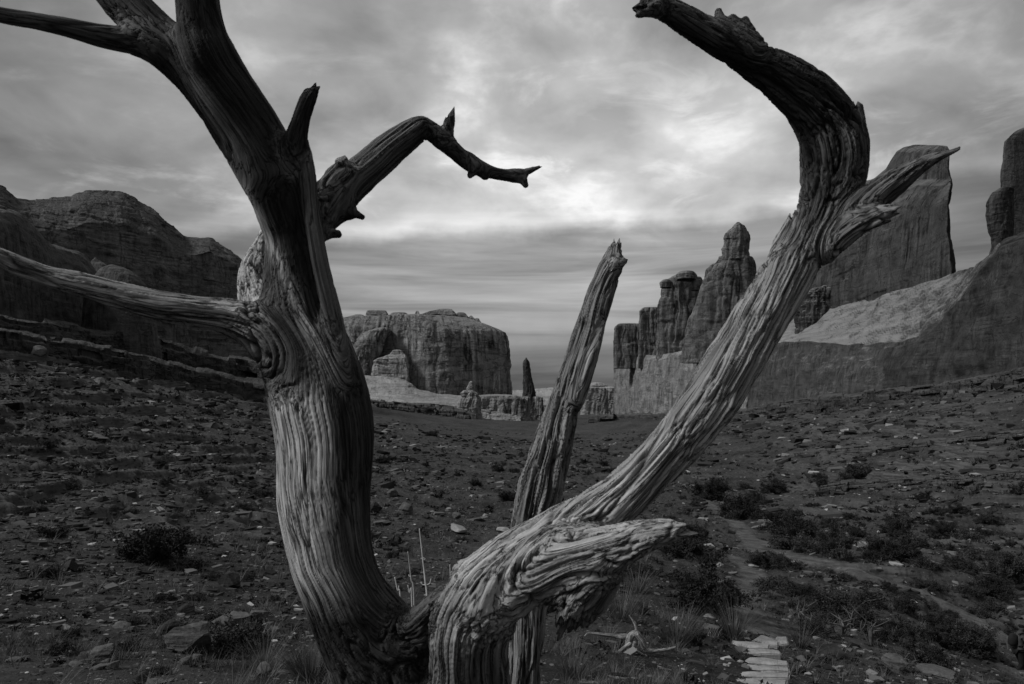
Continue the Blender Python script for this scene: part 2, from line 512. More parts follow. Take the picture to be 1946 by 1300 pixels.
def ground_z(x, y, full=False):
    x = np.asarray(x, float).ravel(); y = np.asarray(y, float).ravel()
    z = base_z(x, y)
    r = np.hypot(x, y)
    P = np.stack([x, y, np.zeros_like(x)], 1)
    pm0 = path_mask(x, y)
    pm = np.maximum(pm0, np.exp(-((x - 4.45) ** 2 + (y - 12.0) ** 2) / 1.6))
    px = CX + F * x / np.maximum(y, 0.3 * r + 0.01)
    n_big = fbm(P / 9.0, 4)
    z = z + n_big * 0.9 * sstep(r, 5, 40) * (1 - 0.6 * pm)
    n_m = fbm(P / 1.3 + 5, 4)
    z = z + n_m * (0.10 + 0.16 * sstep(r, 4, 30)) * (1 - 0.75 * pm)
    # rock ledges on the slopes: treads and short risers
    side = np.maximum(sstep(px, 760, 350), sstep(px, 1330, 1650))
    mid = 0.55 * sstep(r, 45, 90)
    wl = np.maximum(side * sstep(r, 9, 30), mid) * (1 - pm) * (1 - sstep(r, 600, 1200))
    wl = wl * sstep(fbm(P / 14.0 + 31, 3), -0.22, 0.12)
    h = 0.55 + 1.3 * sstep(r, 20, 120)
    q = (z + 1.6 * fbm(P / 22.0 + 9, 3) + 0.35 * fbm(P / 2.6, 3)) / h
    fr = q - np.floor(q)
    st = sstep(fr, 0.60, 0.86)
    z2 = z + (np.floor(q) + st - q) * h * 0.85
    z = z + (z2 - z) * wl
    led = wl * np.maximum(sstep(fr, 0.55, 0.62) * (1 - sstep(fr, 0.97, 1.0)), 0.75 * (1 - sstep(fr, 0.0, 0.12)))
    # stones and clods
    k = fbm(P / 0.28 + 3, 3)
    z = z + np.maximum(k, 0) * (0.06 + 0.38 * sstep(r, 8, 70)) * (1 - 0.85 * pm)
    c = ridge(P / 2.1 + 77, 3)
    z = z + (c - 0.6) * 0.22 * sstep(r, 10, 60) * (1 - pm)
    if full: return z, pm0, led
    return z


def build_ground():
    cols = np.concatenate([np.linspace(-1500, -150, 50)[:-1], np.arange(-150, 2100, 2.0), np.linspace(2100, 3450, 50)])
    th = np.arctan((cols - CX) / F)
    back = np.linspace(th[-1], th[0] + 2 * math.pi, 62)[1:-1]
    th = np.concatenate([th, back])
    rr = np.concatenate([np.exp(np.linspace(math.log(0.25), math.log(3), 60))[:-1], np.exp(np.linspace(math.log(3), math.log(300), 960))[:-1],
                         np.exp(np.linspace(math.log(300), math.log(7000), 130))])
    c = np.cos(th)
    rad = rr[:, None] / np.where(c > 0.3, np.maximum(c, 0.3), 0.3)[None, :]
    x = (rad * np.sin(th)).ravel(); y = (rad * c).ravel()
    z, pm, led = ground_z(x, y, True)
    nc, nr = len(th), len(rr)
    V = np.stack([x, y, z], 1)
    Q = grid_quads(nr, nc, True)[:, ::-1]
    V = np.concatenate([V, [[0, 0, float(base_z(0.0, 0.1))]]])
    ctr = len(V) - 1
    T = np.stack([np.arange(nc), (np.arange(nc) + 1) % nc, np.full(nc, ctr)], 1)[:, ::-1]
    me = new_mesh("ground", V, [Q, T[:, ::-1]])
    attr(me, 'path', 'FLOAT', np.append(pm, 0))
    attr(me, 'ledge', 'FLOAT', np.append(led, 0))
    o = link("ground", me, ground_material())
    tag(o, kind='structure')
    return o


build_ground()


# ------------------------------------------------------------------ rock formations
def grid_normals(P):
    du = np.gradient(P, axis=1); dv = np.gradient(P, axis=0)
    n = np.cross(du, dv)
    return n / (np.linalg.norm(n, axis=2)[..., None] + 1e-9)


def rock_disp(P, unit, joint=4.0, strata=3.0, lump=6.0, seed=0.0, jw=24.0, sw=11.0, block=1.3):
    """relief of jointed, bedded sandstone; all sizes in photo pixels"""
    q = P.reshape(-1, 3) / unit + seed
    l = fbm(q / 60.0, 3) * 2.0
    wx = q + (fbm(q / 45.0 + 7, 2) * 14)[:, None]
    j = ridge(np.stack([wx[:, 0] / jw, wx[:, 1] / jw, wx[:, 2] / (jw * 9)], 1), 2)
    j = -np.clip(j - 0.55, 0, 1) * 2.2
    bl = np.tanh(5 * perlin(np.stack([wx[:, 0] / (jw * 1.5), wx[:, 1] / (jw * 1.5), wx[:, 2] / (jw * 14)], 1) + 3.3)) * 0.75
    j2 = 1 - np.abs(perlin(np.stack([wx[:, 0] / (jw * 0.6), wx[:, 1] / (jw * 0.6), wx[:, 2] / (jw * 6)], 1) + 8.1)) * 5
    j = j + bl - np.clip(j2, 0, 1) ** 3 * 0.7
    zz = q[:, 2] + fbm(q / 70.0 + 3, 3) * 18
    s = fbm(np.stack([q[:, 0] / (sw * 14), q[:, 1] / (sw * 14), zz / sw], 1), 3) * 2.0
    s = np.tanh(s * 2.2) * (0.15 + 0.85 * sstep(fbm(q / 55.0 + 41, 3), -0.15, 0.3))
    f = fbm(q / 7.0, 3)
    def cellv(fx, fz, o_):
        a = np.floor((wx[:, 0] + 0.7 * wx[:, 1]) / fx + 0.35 * np.floor(zz / fz) + o_).astype(int) & 255
        b = np.floor(zz / fz).astype(int) & 255
        return PERM[PERM[a] + b] / 127.5 - 1
    bk = cellv(jw * 0.9, sw * 4.0, 0.3) + 0.6 * cellv(jw * 0.4, sw * 1.5, 0.7)
    d = (l * lump + j * joint + s * strata + f * 1.3 + bk * block) * unit
    return d.reshape(P.shape[:2])


def loft(name, rows, mat, unit, nu=260, nv=24, label=None, cat='cliff', group=None, back=60.0, parent=None, **dk):
    """A rock mass lofted through rows of (photo x, photo y, depth), bottom row first; the last row is carried back
    and down so that the mass is a closed body `back` metres deep."""
    RR = []
    for r in rows:
        r = np.array(r, float)
        u = (r[:, 0] - r[0, 0]) / (r[-1, 0] - r[0, 0])
        t = np.linspace(0, 1, nu)
        px = np.interp(t, u, r[:, 0]); py = np.interp(t, u, r[:, 1]); Y = np.interp(t, u, r[:, 2])
        if nu > 200 and 'ledge' not in name:
            kk = np.hanning(17)[1:-1]; kk /= kk.sum()
            sm = lambda a: np.convolve(np.concatenate([np.full(7, a[0]), a, np.full(7, a[-1])]), kk, 'valid')
            py, Y = sm(py), sm(Y)
        RR.append(np.stack([(px - CX) / F * Y, Y, (HZ - py) / F * Y], 1))
    out = []
    for a, b in zip(RR[:-1], RR[1:]):
        for t in np.linspace(0, 1, nv, endpoint=False):
            out.append(a + (b - a) * t)
    out.append(RR[-1])
    P = np.array(out)
    n = grid_normals(P)
    n[..., 2] *= 0.45
    vdir = P / np.linalg.norm(P, axis=2)[..., None]
    flip = np.sign(-(n * vdir).sum(2).mean())
    n = n * flip
    d = rock_disp(P, unit, **dk)
    w = np.ones(P.shape[1]); m = max(3, nu // 40)
    P = P + n * d[..., None]
    # back: roll over the top, then down
    top = P[-1]
    dirb = top.copy(); dirb[:, 2] = 0; dirb /= np.linalg.norm(dirb, axis=1)[:, None]
    H = P[-1, :, 2] - P[0, :, 2]
    ex = []
    for f_, dz in ((0.04, 0.006), (0.15, -0.01), (0.4, -0.02), (1.0, -0.12), (1.05, -1.1)):
        q = top + dirb * (back * f_)
        q[:, 2] += dz * H
        ex.append(q)
    P = np.concatenate([P, np.array(ex)])
    nr, nc = P.shape[:2]
    V = P.reshape(-1, 3)
    Q = grid_quads(nr, nc)
    c_ = np.arange(nc - 1)
    last = (nr - 1) * nc
    Q = np.concatenate([Q, np.stack([last + c_, last + c_ + 1, c_ + 1, c_], 1)])           # foot
    n0 = len(V)
    V = np.concatenate([V, [P[:, 0].mean(0)], [P[:, -1].mean(0)]])
    r_ = np.arange(nr); r2 = (r_ + 1) % nr
    T = np.concatenate([np.stack([r_ * nc, r2 * nc, np.full(nr, n0)], 1), np.stack([r2 * nc + nc - 1, r_ * nc + nc - 1, np.full(nr, n0 + 1)], 1)])
    me = new_mesh(name, V, [Q, T])
    o = link(name, me, mat, parent)
    if label: tag(o, label, cat, group)
    return o


BOX = [(-1, -0.45), (-0.9, -0.55), (0.9, -0.55), (1, -0.45), (1, 0.45), (0.9, 0.55), (-0.9, 0.55), (-1, 0.45)]
OVAL = [(math.cos(a), 0.8 * math.sin(a)) for a in np.linspace(-math.pi, math.pi, 24, endpoint=False)]


def tower(name, levels, Y, mat, unit, plan=OVAL, nt=150, step=2.0, label=None, cat='rock', group=None, depth=1.0, parent=None, persp=0.0, **dk):
    """A free-standing rock: levels are (photo y, left x, right x) from the foot up; plan is its outline seen from above."""
    L = np.array(levels, float)
    pl = np.array(plan, float)
    pl = np.concatenate([pl, pl[:1]])
    s = np.concatenate([[0], np.cumsum(np.hypot(*np.diff(pl, axis=0).T))])
    t = np.linspace(0, s[-1], nt, endpoint=False)
    pu = np.stack([np.interp(t, s, pl[:, 0]), np.interp(t, s, pl[:, 1])], 1)
    pu[:, 0] /= np.abs(pu[:, 0]).max()
    n = max(8, int((L[0, 0] - L[-1, 0]) / step))
    py = np.linspace(L[0, 0], L[-1, 0], n)
    l = np.interp(-py, -L[:, 0], L[:, 1]); r = np.interp(-py, -L[:, 0], L[:, 2])
    c = (l + r) / 2; hw = (r - l) / 2
    hmax = hw.max()
    P = np.zeros((n, nt, 3))
    for i in range(n):
        hd = (hw[i] * 0.6 + hmax * 0.4) * depth
        yy = Y + pu[:, 1] * hd * unit
        xx = ((c[i] + pu[:, 0] * hw[i]) - CX) * unit
        zz = (HZ - py[i]) * unit
        P[i, :, 0] = xx * yy / Y; P[i, :, 1] = yy; P[i, :, 2] = zz * (1 + persp * (yy / Y - 1))
    C = P.mean(1, keepdims=True)
    nn = P - C; nn[..., 2] = 0
    nn /= np.linalg.norm(nn, axis=2)[..., None] + 1e-9
    d = rock_disp(P, unit, **dk)
    # keep thin necks and tips from being eaten by the relief
    lim = np.minimum(1.0, (hw * unit)[:, None] / (14 * unit))
    P = P + nn * (d * lim)[..., None]
    top = P[-1]
    ex = []
    for f_, dz in ((0.8, 1.2), (0.45, 2.2), (0.12, 2.6)):
        q = top.mean(0) + (top - top.mean(0)) * f_
        q[:, 2] = top[:, 2].mean() + (top[:, 2] - top[:, 2].mean()) * f_ + dz * unit
        ex.append(q)
    P = np.concatenate([P, np.array(ex)])
    nr = P.shape[0]
    V = P.reshape(-1, 3)
    Q = grid_quads(nr, nt, True)
    V = np.concatenate([V, [P[-1].mean(0)]])
    k = len(V) - 1
    a = (nr - 1) * nt + np.arange(nt)
    T = np.stack([a, (nr - 1) * nt + (np.arange(nt) + 1) % nt, np.full(nt, k)], 1)
    me = new_mesh(name, V, [Q, T])
    o = link(name, me, mat, parent)
    if label: tag(o, label, cat, group)
    return o


def rock_formations():
    # ---- right wall
    U = 190 / F
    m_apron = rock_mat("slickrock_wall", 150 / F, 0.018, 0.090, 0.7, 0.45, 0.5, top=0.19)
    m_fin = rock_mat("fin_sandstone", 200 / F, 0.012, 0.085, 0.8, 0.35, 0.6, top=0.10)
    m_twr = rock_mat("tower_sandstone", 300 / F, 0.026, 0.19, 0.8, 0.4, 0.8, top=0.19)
    WX = 86.0
    def wy(px): return WX * F / (px - CX)
    Yw = lambda px, k=0.0: wy(px) + k
    base = [(1166, 786), (1250, 783), (1350, 777), (1450, 768), (1550, 757), (1650, 744), (1750, 730), (1850, 712), (1946, 695), (2100, 665), (2300, 620)]
    edge = [(1166, 680), (1250, 684), (1350, 668), (1450, 652), (1520, 648), (1600, 652), (1650, 656), (1740, 642), (1790, 600), (1830, 555), (1870, 498), (1905, 462), (1946, 448), (2100, 400), (2300, 330)]
    e2 = [(1168, 672), (1250, 676), (1350, 655), (1450, 622), (1520, 598), (1620, 574), (1720, 548), (1815, 520), (1850, 505), (1880, 480), (1905, 455), (1946, 440), (2100, 390), (2300, 320)]
    fx = lambda L, k: [(a, b, Yw(a) * k) for a, b in L]
    bsm = [(a, b + 25) for a, b in base]
    mid = [(a, b, Yw(a) * 1.015) for (a, b) in [(p, np.interp(p, [q[0] for q in base], [q[1] for q in base]) * 0.5 + np.interp(p, [q[0] for q in edge], [q[1] for q in edge]) * 0.5) for p in [q[0] for q in edge]]]
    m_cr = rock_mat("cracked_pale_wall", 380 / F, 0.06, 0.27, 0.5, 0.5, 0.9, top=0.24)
    def wall(nm, a0, a1, mt, lab, nu, **dk):
        dome = 'dome' in nm
        B = lambda a: 1.0 if not dome else float(np.interp(a, [a0, a0 + 50, a0 + 110], [1.10, 1.01, 0.985]))
        top_ = [(a, b - 4 if a < 1900 else min(b, float(np.interp(a, [q[0] for q in e2], [q[1] for q in e2])))) for a, b in edge] if dome else e2
        ks = [a0] + [a for a in sorted({p for p, _ in base} | {p for p, _ in edge} | {p for p, _ in e2}) if a0 < a < a1] + [a1]
        ks = sorted(set(ks) | set(np.arange(a0 + 6, min(a1, 1990), 9.0).tolist()))
        def I(L, a):
            v = float(np.interp(a, [q[0] for q in L], [q[1] for q in L]))
            if L is edge: v += float(fbm(np.array([[a / 42.0, 2.0, 7.0]]), 4)[0]) * 20
            elif L is e2 or L is edge or dome: v += float(fbm(np.array([[a / 50.0, 5.0, 1.0]]), 3)[0]) * 6
            return v
        rows = [[(a, I(bsm, a), Yw(a) * 0.985 * B(a)) for a in ks], [(a, I(base, a), Yw(a) * B(a)) for a in ks], [(a, (I(base, a) + I(edge, a)) / 2, Yw(a) * 1.015 * B(a)) for a in ks],
                [(a, I(edge, a) + (10 if dome else 0), Yw(a) * 1.04 * B(a)) for a in ks], [(a, I(top_, a), Yw(a) * (1.10 if dome else 1.04 + 0.16 * max(0, min(1, (I(edge, a) - I(top_, a)) / 60)))) for a in ks]]
        loft(nm, rows, mt, 160 / F, nu, 34, lab, 'cliff', back=90, **dk)
    m_dd = rock_mat("dark_slickrock", 130 / F, 0.010, 0.062, 0.35, 0.45, 0.6)
    wall("slickrock_dome", 1600, 2300, m_dd, "dark rounded slickrock dome sweeping up to the near fin", 420, joint=1.2, strata=1.0, lump=7.0, jw=90, sw=14.0, block=0.5)
    wall("slickrock_wall", 1405, 1900, m_apron, "long smooth dark slickrock wall with a pale sloping bench, below the huge fin", 420, joint=1.6, strata=1.0, lump=6.0, jw=80, sw=22.0, block=0.5)
    wall("cracked_wall", 1166, 1420, m_cr, "paler cracked wall under the far towers, cut square at its far end", 300, joint=2.5, strata=1.6, lump=5.0, jw=40, sw=12.0)
    # towers and fins standing on the bench
    def Yb(px): return wy(px) * 1.10
    tower("rock_block", [(700, 1166, 1222), (640, 1165, 1222), (622, 1168, 1220), (617, 1174, 1214)], 500, m_twr, 500 / F, BOX, joint=3, strata=1.5, lump=2,
          label="low square sandstone block at the far tip of the wall of towers", cat='rock', depth=1.4)
    tower("rock_block", [(700, 1212, 1262), (640, 1214, 1260), (632, 1214, 1262), (592, 1214, 1262), (586, 1220, 1256)], 470, m_twr, 470 / F, BOX, joint=3, strata=2, lump=2, jw=18,
          label="flat topped rock block between the low tip block and the domed tower", cat='rock', depth=1.2)
    t = empty("sandstone_tower", ((1292 - CX) / F * 400, 400, 10))
    o = tower("body", [(700, 1246, 1345), (660, 1248, 1342), (600, 1250, 1336), (575, 1252, 1334), (545, 1256, 1332), (530, 1268, 1330), (524, 1278, 1326)], 420, m_twr, 420 / F, OVAL, depth=0.6,
          joint=6, strata=1.4, lump=5, jw=20)
    o.parent = t; o.matrix_parent_inverse = Matrix.Translation(-t.location)
    for lv in ([(547, 1255, 1278), (537, 1254, 1280), (533, 1258, 1276)], [(532, 1285, 1328), (523, 1284, 1326), (518, 1290, 1322)], [(552, 1312, 1338), (534, 1314, 1337), (528, 1320, 1334)]):
        o = tower("cap_rock", lv, 398, m_twr, 398 / F, OVAL, 60, 0.8, joint=1, strata=1, lump=1.5, depth=1.3)
        o.parent = t; o.matrix_parent_inverse = Matrix.Translation(-t.location)
    tag(t, "squat sandstone tower with rounded cap blocks, beside the pointed tower", 'rock')
    t = empty("sandstone_tower", ((1370 - CX) / F * 300, 300, 20))
    o = tower("body", [(690, 1296, 1450), (655, 1300, 1446), (610, 1312, 1442), (570, 1326, 1440), (530, 1334, 1438), (505, 1352, 1434), (493, 1366, 1430), (488, 1368, 1426)], 318, m_twr, 318 / F, OVAL, depth=0.5,
              joint=5, strata=1.4, lump=6, jw=30)
    o.parent = t; o.matrix_parent_inverse = Matrix.Translation(-t.location)
    o = tower("pinnacle", [(495, 1369, 1426), (470, 1371, 1424), (455, 1374, 1426), (445, 1376, 1424), (436, 1384, 1420), (428, 1393, 1414), (425, 1397, 1409)], 318, m_twr, 318 / F, OVAL, 120, 1.0, joint=3, strata=1.6, lump=3.5, jw=20, sw=12)
    o.parent = t; o.matrix_parent_inverse = Matrix.Translation(-t.location)
    tag(t, "tallest pointed sandstone tower with a knobbed head, rising behind the leaning trunk", 'rock')
    tower("rock_shoulder", [(690, 1318, 1400), (600, 1322, 1392), (540, 1330, 1380), (512, 1340, 1372), (503, 1350, 1366)], 326, m_twr, 326 / F, OVAL, depth=0.5, joint=4, strata=2, lump=4, jw=22,
          label="rounded rock shoulder leaning on the foot of the pointed tower", cat='rock')
    tower("sandstone_fin", [(680, 1480, 1836), (620, 1490, 1830), (560, 1500, 1822), (520, 1512, 1816), (500, 1520, 1813), (440, 1545, 1808), (390, 1575, 1805), (352, 1620, 1811), (340, 1660, 1810), (322, 1682, 1803), (305, 1692, 1804), (290, 1702, 1805), (284, 1712, 1803), (279, 1732, 1800)],
          188, m_fin, 188 / F, [(-1, 2.6), (-0.97, 2.3), (0.0, 0.20), (0.93, -1.15), (0.97, -1.18), (1, -1.0), (0.96, -0.5), (0.0, 1.1), (-0.95, 3.0)], 460, 1.5, persp=1.0,
          label="huge dark flat faced sandstone fin with sheer right edge, behind the curved trunk", cat='rock fin', joint=5.0, strata=1.0, lump=4.5, jw=48, sw=16, block=2.2)
    tower("boulder_pile", [(640, 1508, 1596), (600, 1512, 1592), (580, 1514, 1590), (560, 1522, 1588), (548, 1546, 1582), (545, 1560, 1574)], 222, m_apron, 222 / F, OVAL, 120, 1.0, depth=0.5, joint=5, strata=3, lump=5, jw=14, sw=8,
          label="broken rubble heap on the pale bench at the foot of the huge fin", cat='rock')
    t = empty("sandstone_fin", ((1960 - CX) / F * 122, 122, 20))
    o = tower("body", [(640, 1860, 2320), (520, 1868, 2300), (470, 1884, 2280), (455, 1890, 2260), (400, 1902, 2240), (350, 1905, 2230), (300, 1908, 2220), (275, 1910, 2215), (262, 1922, 2210), (252, 1942, 2200), (240, 1975, 2190)], 146, m_fin, 146 / F,
              BOX, 260, 1.6, depth=0.25, joint=3.0, strata=0.5, lump=4, jw=44, sw=24)
    o.parent = t; o.matrix_parent_inverse = Matrix.Translation(-t.location)
    o = tower("cap_rock", [(500, 1884, 1925), (452, 1882, 1925), (440, 1876, 1925), (410, 1872, 1925), (385, 1874, 1925), (368, 1884, 1925), (360, 1897, 1925)], 137, m_fin, 137 / F, OVAL, 120, 1.0, joint=1, strata=0.4, lump=3, jw=30)
    o.parent = t; o.matrix_parent_inverse = Matrix.Translation(-t.location)
    tag(t, "near dark sandstone fin with a rounded shoulder block, cut by the edge of the photo", 'rock fin')

    # ---- left cliffs
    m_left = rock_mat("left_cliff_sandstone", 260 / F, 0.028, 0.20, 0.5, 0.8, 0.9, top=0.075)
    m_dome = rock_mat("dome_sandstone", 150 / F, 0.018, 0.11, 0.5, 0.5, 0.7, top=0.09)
    sil = [(-420, 300), (-200, 310), (-60, 335), (0, 351), (14, 356), (30, 374), (60, 379), (100, 375), (130, 373), (150, 366), (165, 361), (200, 362), (232, 363), (250, 371), (272, 386), (300, 404), (320, 422), (342, 441), (352, 452), (372, 453), (384, 449), (404, 449), (412, 458), (440, 476), (456, 488), (468, 516), (480, 560)]
    kx = [q[0] for q in sil]
    Yl = lambda px: np.interp(px, [-420, 0, 300, 500], [170, 215, 262, 300])
    lo = [(p, np.interp(p, [-420, 0, 200, 480], [600, 620, 660, 690]), Yl(p)) for p in kx]
    m1 = [(p, np.interp(p, [-420, 0, 200, 330, 480], [520, 520, 530, 565, 640]), Yl(p) * 1.01) for p in kx]
    m2 = [(p, b + np.interp(p, [-420, 0, 150, 250, 350, 480], [70, 60, 62, 60, 34, 16]), Yl(p) * 1.03) for p, b in sil]
    m3 = [(p, b + np.interp(p, [-420, 0, 150, 250, 350, 500], [26, 26, 24, 24, 14, 10]), Yl(p) * 1.07) for p, b in sil]
    tp = [(p, b, Yl(p) * 1.12) for p, b in sil]
    loft("sandstone_cliff", [lo, m1, m2, m3, tp], m_left, 240 / F, 640, 40, "large bedded dark cliff with stepped skyline behind the rounded domes", 'cliff', back=120,
         joint=3.0, strata=3.6, lump=6.0, jw=36, sw=9, block=2.4)
    sh = [(-420, 350), (-200, 372), (-60, 390), (0, 396), (25, 399), (42, 405), (60, 424), (78, 446), (98, 464), (128, 472), (152, 478), (172, 494), (188, 520), (204, 560)]
    sx_ = [p for p, _ in sh]
    Ys = lambda p: np.interp(p, [-420, 0, 204], [100, 122, 165])
    loft("rock_shoulder", [[(p, 650, Ys(p) * 0.98) for p in sx_], [(p, max(590, b + 30), Ys(p)) for p, b in sh], [(p, b * 0.5 + 300, Ys(p) * 1.01) for p, b in sh], [(p, b + min(26, 0.3 * (600 - b)), Ys(p) * 1.03) for p, b in sh], [(p, b + 6, Ys(p) * 1.06) for p, b in sh], [(p, b, Ys(p) * 1.11) for p, b in sh]],
         m_dome, 130 / F, 360, 16, "smooth dark rounded shoulder of rock stepping down, before the bedded cliff", 'cliff', back=40, joint=3.0, strata=0.8, lump=5, jw=46, sw=24, block=0.5)
    tower("rock_dome", [(720, 140, 315), (560, 160, 288), (545, 166, 280), (530, 172, 268), (518, 182, 252), (512, 190, 238), (509, 200, 224)], 150, m_dome, 150 / F, OVAL, 180, 1.0,
          label="small pale topped dome with a hollow, lowest in the row of domes", cat='rock', joint=1.0, strata=0.5, lump=3, jw=30, sw=14, block=0.5)
    tower("rock_dome", [(560, 152, 226), (520, 158, 216), (505, 164, 204), (496, 172, 190), (493, 178, 184)], 190, m_dome, 190 / F, OVAL, 120, 1.0,
          label="little pale hump tucked behind the row of domes", cat='rock', joint=1, strata=1, lump=2)

    # ---- butte across the valley
    m_but = rock_mat("butte_sandstone", 600 / F, 0.026, 0.34, 1.3, 0.25, 0.8, top=0.20)
    m_pale = rock_mat("pale_slickrock", 560 / F, 0.10, 0.34, 0.3, 0.8, 0.9, top=0.28)
    t = empty("sandstone_butte", ((800 - CX) / F * 620, 620, 0))
    def part(o):
        o.parent = t; o.matrix_parent_inverse = Matrix.Translation(-t.location); return o
    plan = [(-1, 0.10), (-0.6, -0.05), (0.05, -0.24), (0.25, -0.32), (0.42, -0.30), (0.8, -0.12), (0.97, 0.02), (1, 0.12), (0.95, 0.7), (-1, 0.8)]
    part(tower("body", [(812, 548, 976), (760, 548, 974), (700, 550, 971), (660, 552, 969), (640, 554, 965), (630, 556, 960), (620, 562, 940), (611, 584, 915), (603, 600, 890)], 620, m_but, 620 / F, plan, 520, 1.2,
         joint=2.6, strata=1.5, lump=3, jw=26, sw=12))
    for lv in ([(608, 694, 740), (600, 696, 738), (592, 698, 734)], [(608, 735, 780), (601, 737, 778), (596, 742, 772)], [(607, 785, 800), (599, 787, 798), (593, 790, 796)],
               [(610, 795, 866), (600, 800, 866), (594, 815, 862), (590, 830, 858)], [(612, 862, 892), (602, 864, 890), (596, 868, 884)], [(614, 886, 904), (606, 888, 902), (602, 892, 898)], [(622, 895, 918), (612, 898, 914), (607, 902, 911)], [(608, 650, 700), (604, 660, 696), (600, 672, 690)]):
        part(tower("cap_rock", lv, 628, m_but, 628 / F, BOX, 50, 0.8, joint=1, strata=1.2, lump=1.2, depth=1.4, sw=6))
    part(tower("alcove_rib", [(740, 640, 704), (700, 654, 712), (660, 668, 728), (640, 682, 740), (630, 696, 748), (625, 712, 744)], 596, m_but, 596 / F, OVAL, 120, 1.0, joint=2.5, strata=1.6, lump=3, jw=14))
    part(tower("alcove_rib", [(745, 700, 780), (700, 706, 778), (688, 709, 776), (684, 712, 774), (674, 742, 770), (667, 746, 764)], 592, m_pale, 592 / F, BOX, 120, 1.0, joint=1.5, strata=2.4, lump=2, jw=18, sw=7))
    tag(t, "broad flat topped butte with dark streaked walls and stacked cap blocks", 'butte')
    pts = [(560, 706), (680, 712), (740, 714), (775, 722), (800, 740), (830, 748), (880, 752), (930, 756), (990, 770)]
    px_ = [p for p, _ in pts]
    loft("slickrock_apron", [[(p, 800, 520) for p in px_], [(p, np.interp(p, [560, 700, 810, 900, 990], [765, 764, 765, 775, 790]), 525) for p in px_], [(p, b, 575) for p, b in pts]],
         m_pale, 560 / F, 300, 30, "pale rippled slickrock slope spread below the broad butte", 'rock', back=40, joint=1.8, strata=2.4, lump=3.5, jw=26, sw=6, block=1.3)
    tower("rock_wall", [(806, 880, 1008), (770, 884, 1004), (758, 890, 998), (752, 905, 985)], 540, m_but, 540 / F, BOX, 200, 1.0,
          label="low dark rock wall joining the broad butte to the slender spire", cat='rock', joint=3, strata=1, lump=3, jw=24)
    t = empty("hoodoo", ((893 - CX) / F * 505, 505, -16))
    part(tower("foot", [(800, 868, 915), (785, 870, 914), (768, 872, 913), (756, 878, 911), (748, 884, 906), (744, 888, 902)], 505, m_pale, 505 / F, OVAL, 140, 0.7, joint=2.5, strata=1.5, lump=2.5, jw=10, sw=7))
    part(tower("finger", [(750, 886, 902), (742, 888, 900), (738, 887, 901), (732, 890, 900), (727, 892, 899)], 505, m_pale, 505 / F, OVAL, 70, 0.5, joint=0.5, strata=0.8, lump=0.6, sw=5))
    part(tower("cap_rock", [(753, 876, 892), (748, 875, 891), (744, 879, 889)], 503, m_pale, 503 / F, OVAL, 50, 0.5, joint=0.5, strata=0.5, lump=0.6))
    tag(t, "small pale hoodoo with a thumb shaped finger, in front of the broad butte", 'rock')
    t = empty("rock_spire", ((1008 - CX) / F * 600, 600, -10))
    m_sp = rock_mat("spire_sandstone", 600 / F, 0.014, 0.06, 0.9, 0.3, 0.5)
    part(tower("pedestal", [(812, 962, 1036), (790, 970, 1033), (770, 978, 1030), (760, 986, 1030), (755, 992, 1029)], 600, m_but, 600 / F, BOX, 160, 0.8, joint=2, strata=1, lump=2.5, jw=18))
    part(tower("spire", [(760, 993, 1020), (740, 993, 1017), (715, 993, 1011), (700, 993, 1008), (690, 993, 1007), (685, 995, 1005), (682, 998, 1002)], 600, m_sp, 600 / F, OVAL, 90, 0.6, joint=1.2, strata=0.7, lump=1.0, jw=10))
    tag(t, "slender dark rock spire standing alone on a square pedestal", 'rock spire')
    # ---- far cliffs seen through the valley mouth
    m_far = rock_mat("far_pale_cliff", 1500 / F, 0.09, 0.28, 0.7, 0.9, 0.6, top=0.26)
    t_ = [(940, 745), (990, 741), (1020, 739), (1060, 736), (1110, 738), (1150, 744)]
    loft("pale_cliff", [[(a, 815, 1500) for a, b in t_], [(a, 770, 1520) for a, b in t_], [(a, b, 1600) for a, b in t_]], m_far, 1500 / F, 200, 24,
         "distant pale layered cliff seen beyond the slender spire", 'cliff', back=200, joint=1.0, strata=1.8, lump=2, jw=14, sw=5)
    t = empty("fluted_butte", ((1140 - CX) / F * 1000, 1000, -20))
    part(tower("body", [(805, 1098, 1200), (780, 1104, 1190), (745, 1108, 1180), (737, 1112, 1178)], 1000, m_far, 1000 / F, BOX, 160, 0.8, joint=3, strata=0.8, lump=2, jw=9))
    part(tower("cap_rock", [(738, 1110, 1156), (733, 1111, 1155), (729, 1118, 1148)], 1000, m_far, 1000 / F, OVAL, 60, 0.6, joint=0.5, strata=0.5, lump=0.8))
    tag(t, "small pale fluted butte at the far end of the tower wall", 'butte')
    t2 = [(1086, 780), (1120, 786), (1166, 776), (1250, 781), (1350, 776), (1420, 768)]
    m_led = rock_mat("ledge_rock", 300 / F, 0.014, 0.085, 0.4, 1.0, 0.9, top=0.075)
    # ---- bedded ledges running along the slopes
    def ledge(lab, pts, th, Yf, back):
        xs = np.linspace(pts[0][0], pts[-1][0], 260)
        rl = np.random.RandomState(int(abs(pts[0][1]) + pts[0][0]) % 1000)
        def pw(lo, hi):                      # broken into blocks: one value per block, sharp joints between
            out = np.zeros(len(xs)); k = 0
            while k < len(xs):
                n_ = rl.randint(lo, hi); out[k:k + n_] = rl.uniform(-1, 1); k += n_
            return out
        by = np.interp(xs, [p for p, _ in pts], [q for _, q in pts]) + fbm(np.stack([xs / 160.0, xs * 0 + th, xs * 0], 1), 4) * th * 0.9
        p_ = list(xs)
        beds = [(2.4, 0.984), (1.75, 0.988), (1.25, 0.990), (1.2, 0.996), (0.75, 0.997), (0.68, 1.000), (0.30, 1.002), (0.24, 1.009), (-0.05, 1.010), (-0.12, 1.016), (-0.3, 1.04)]
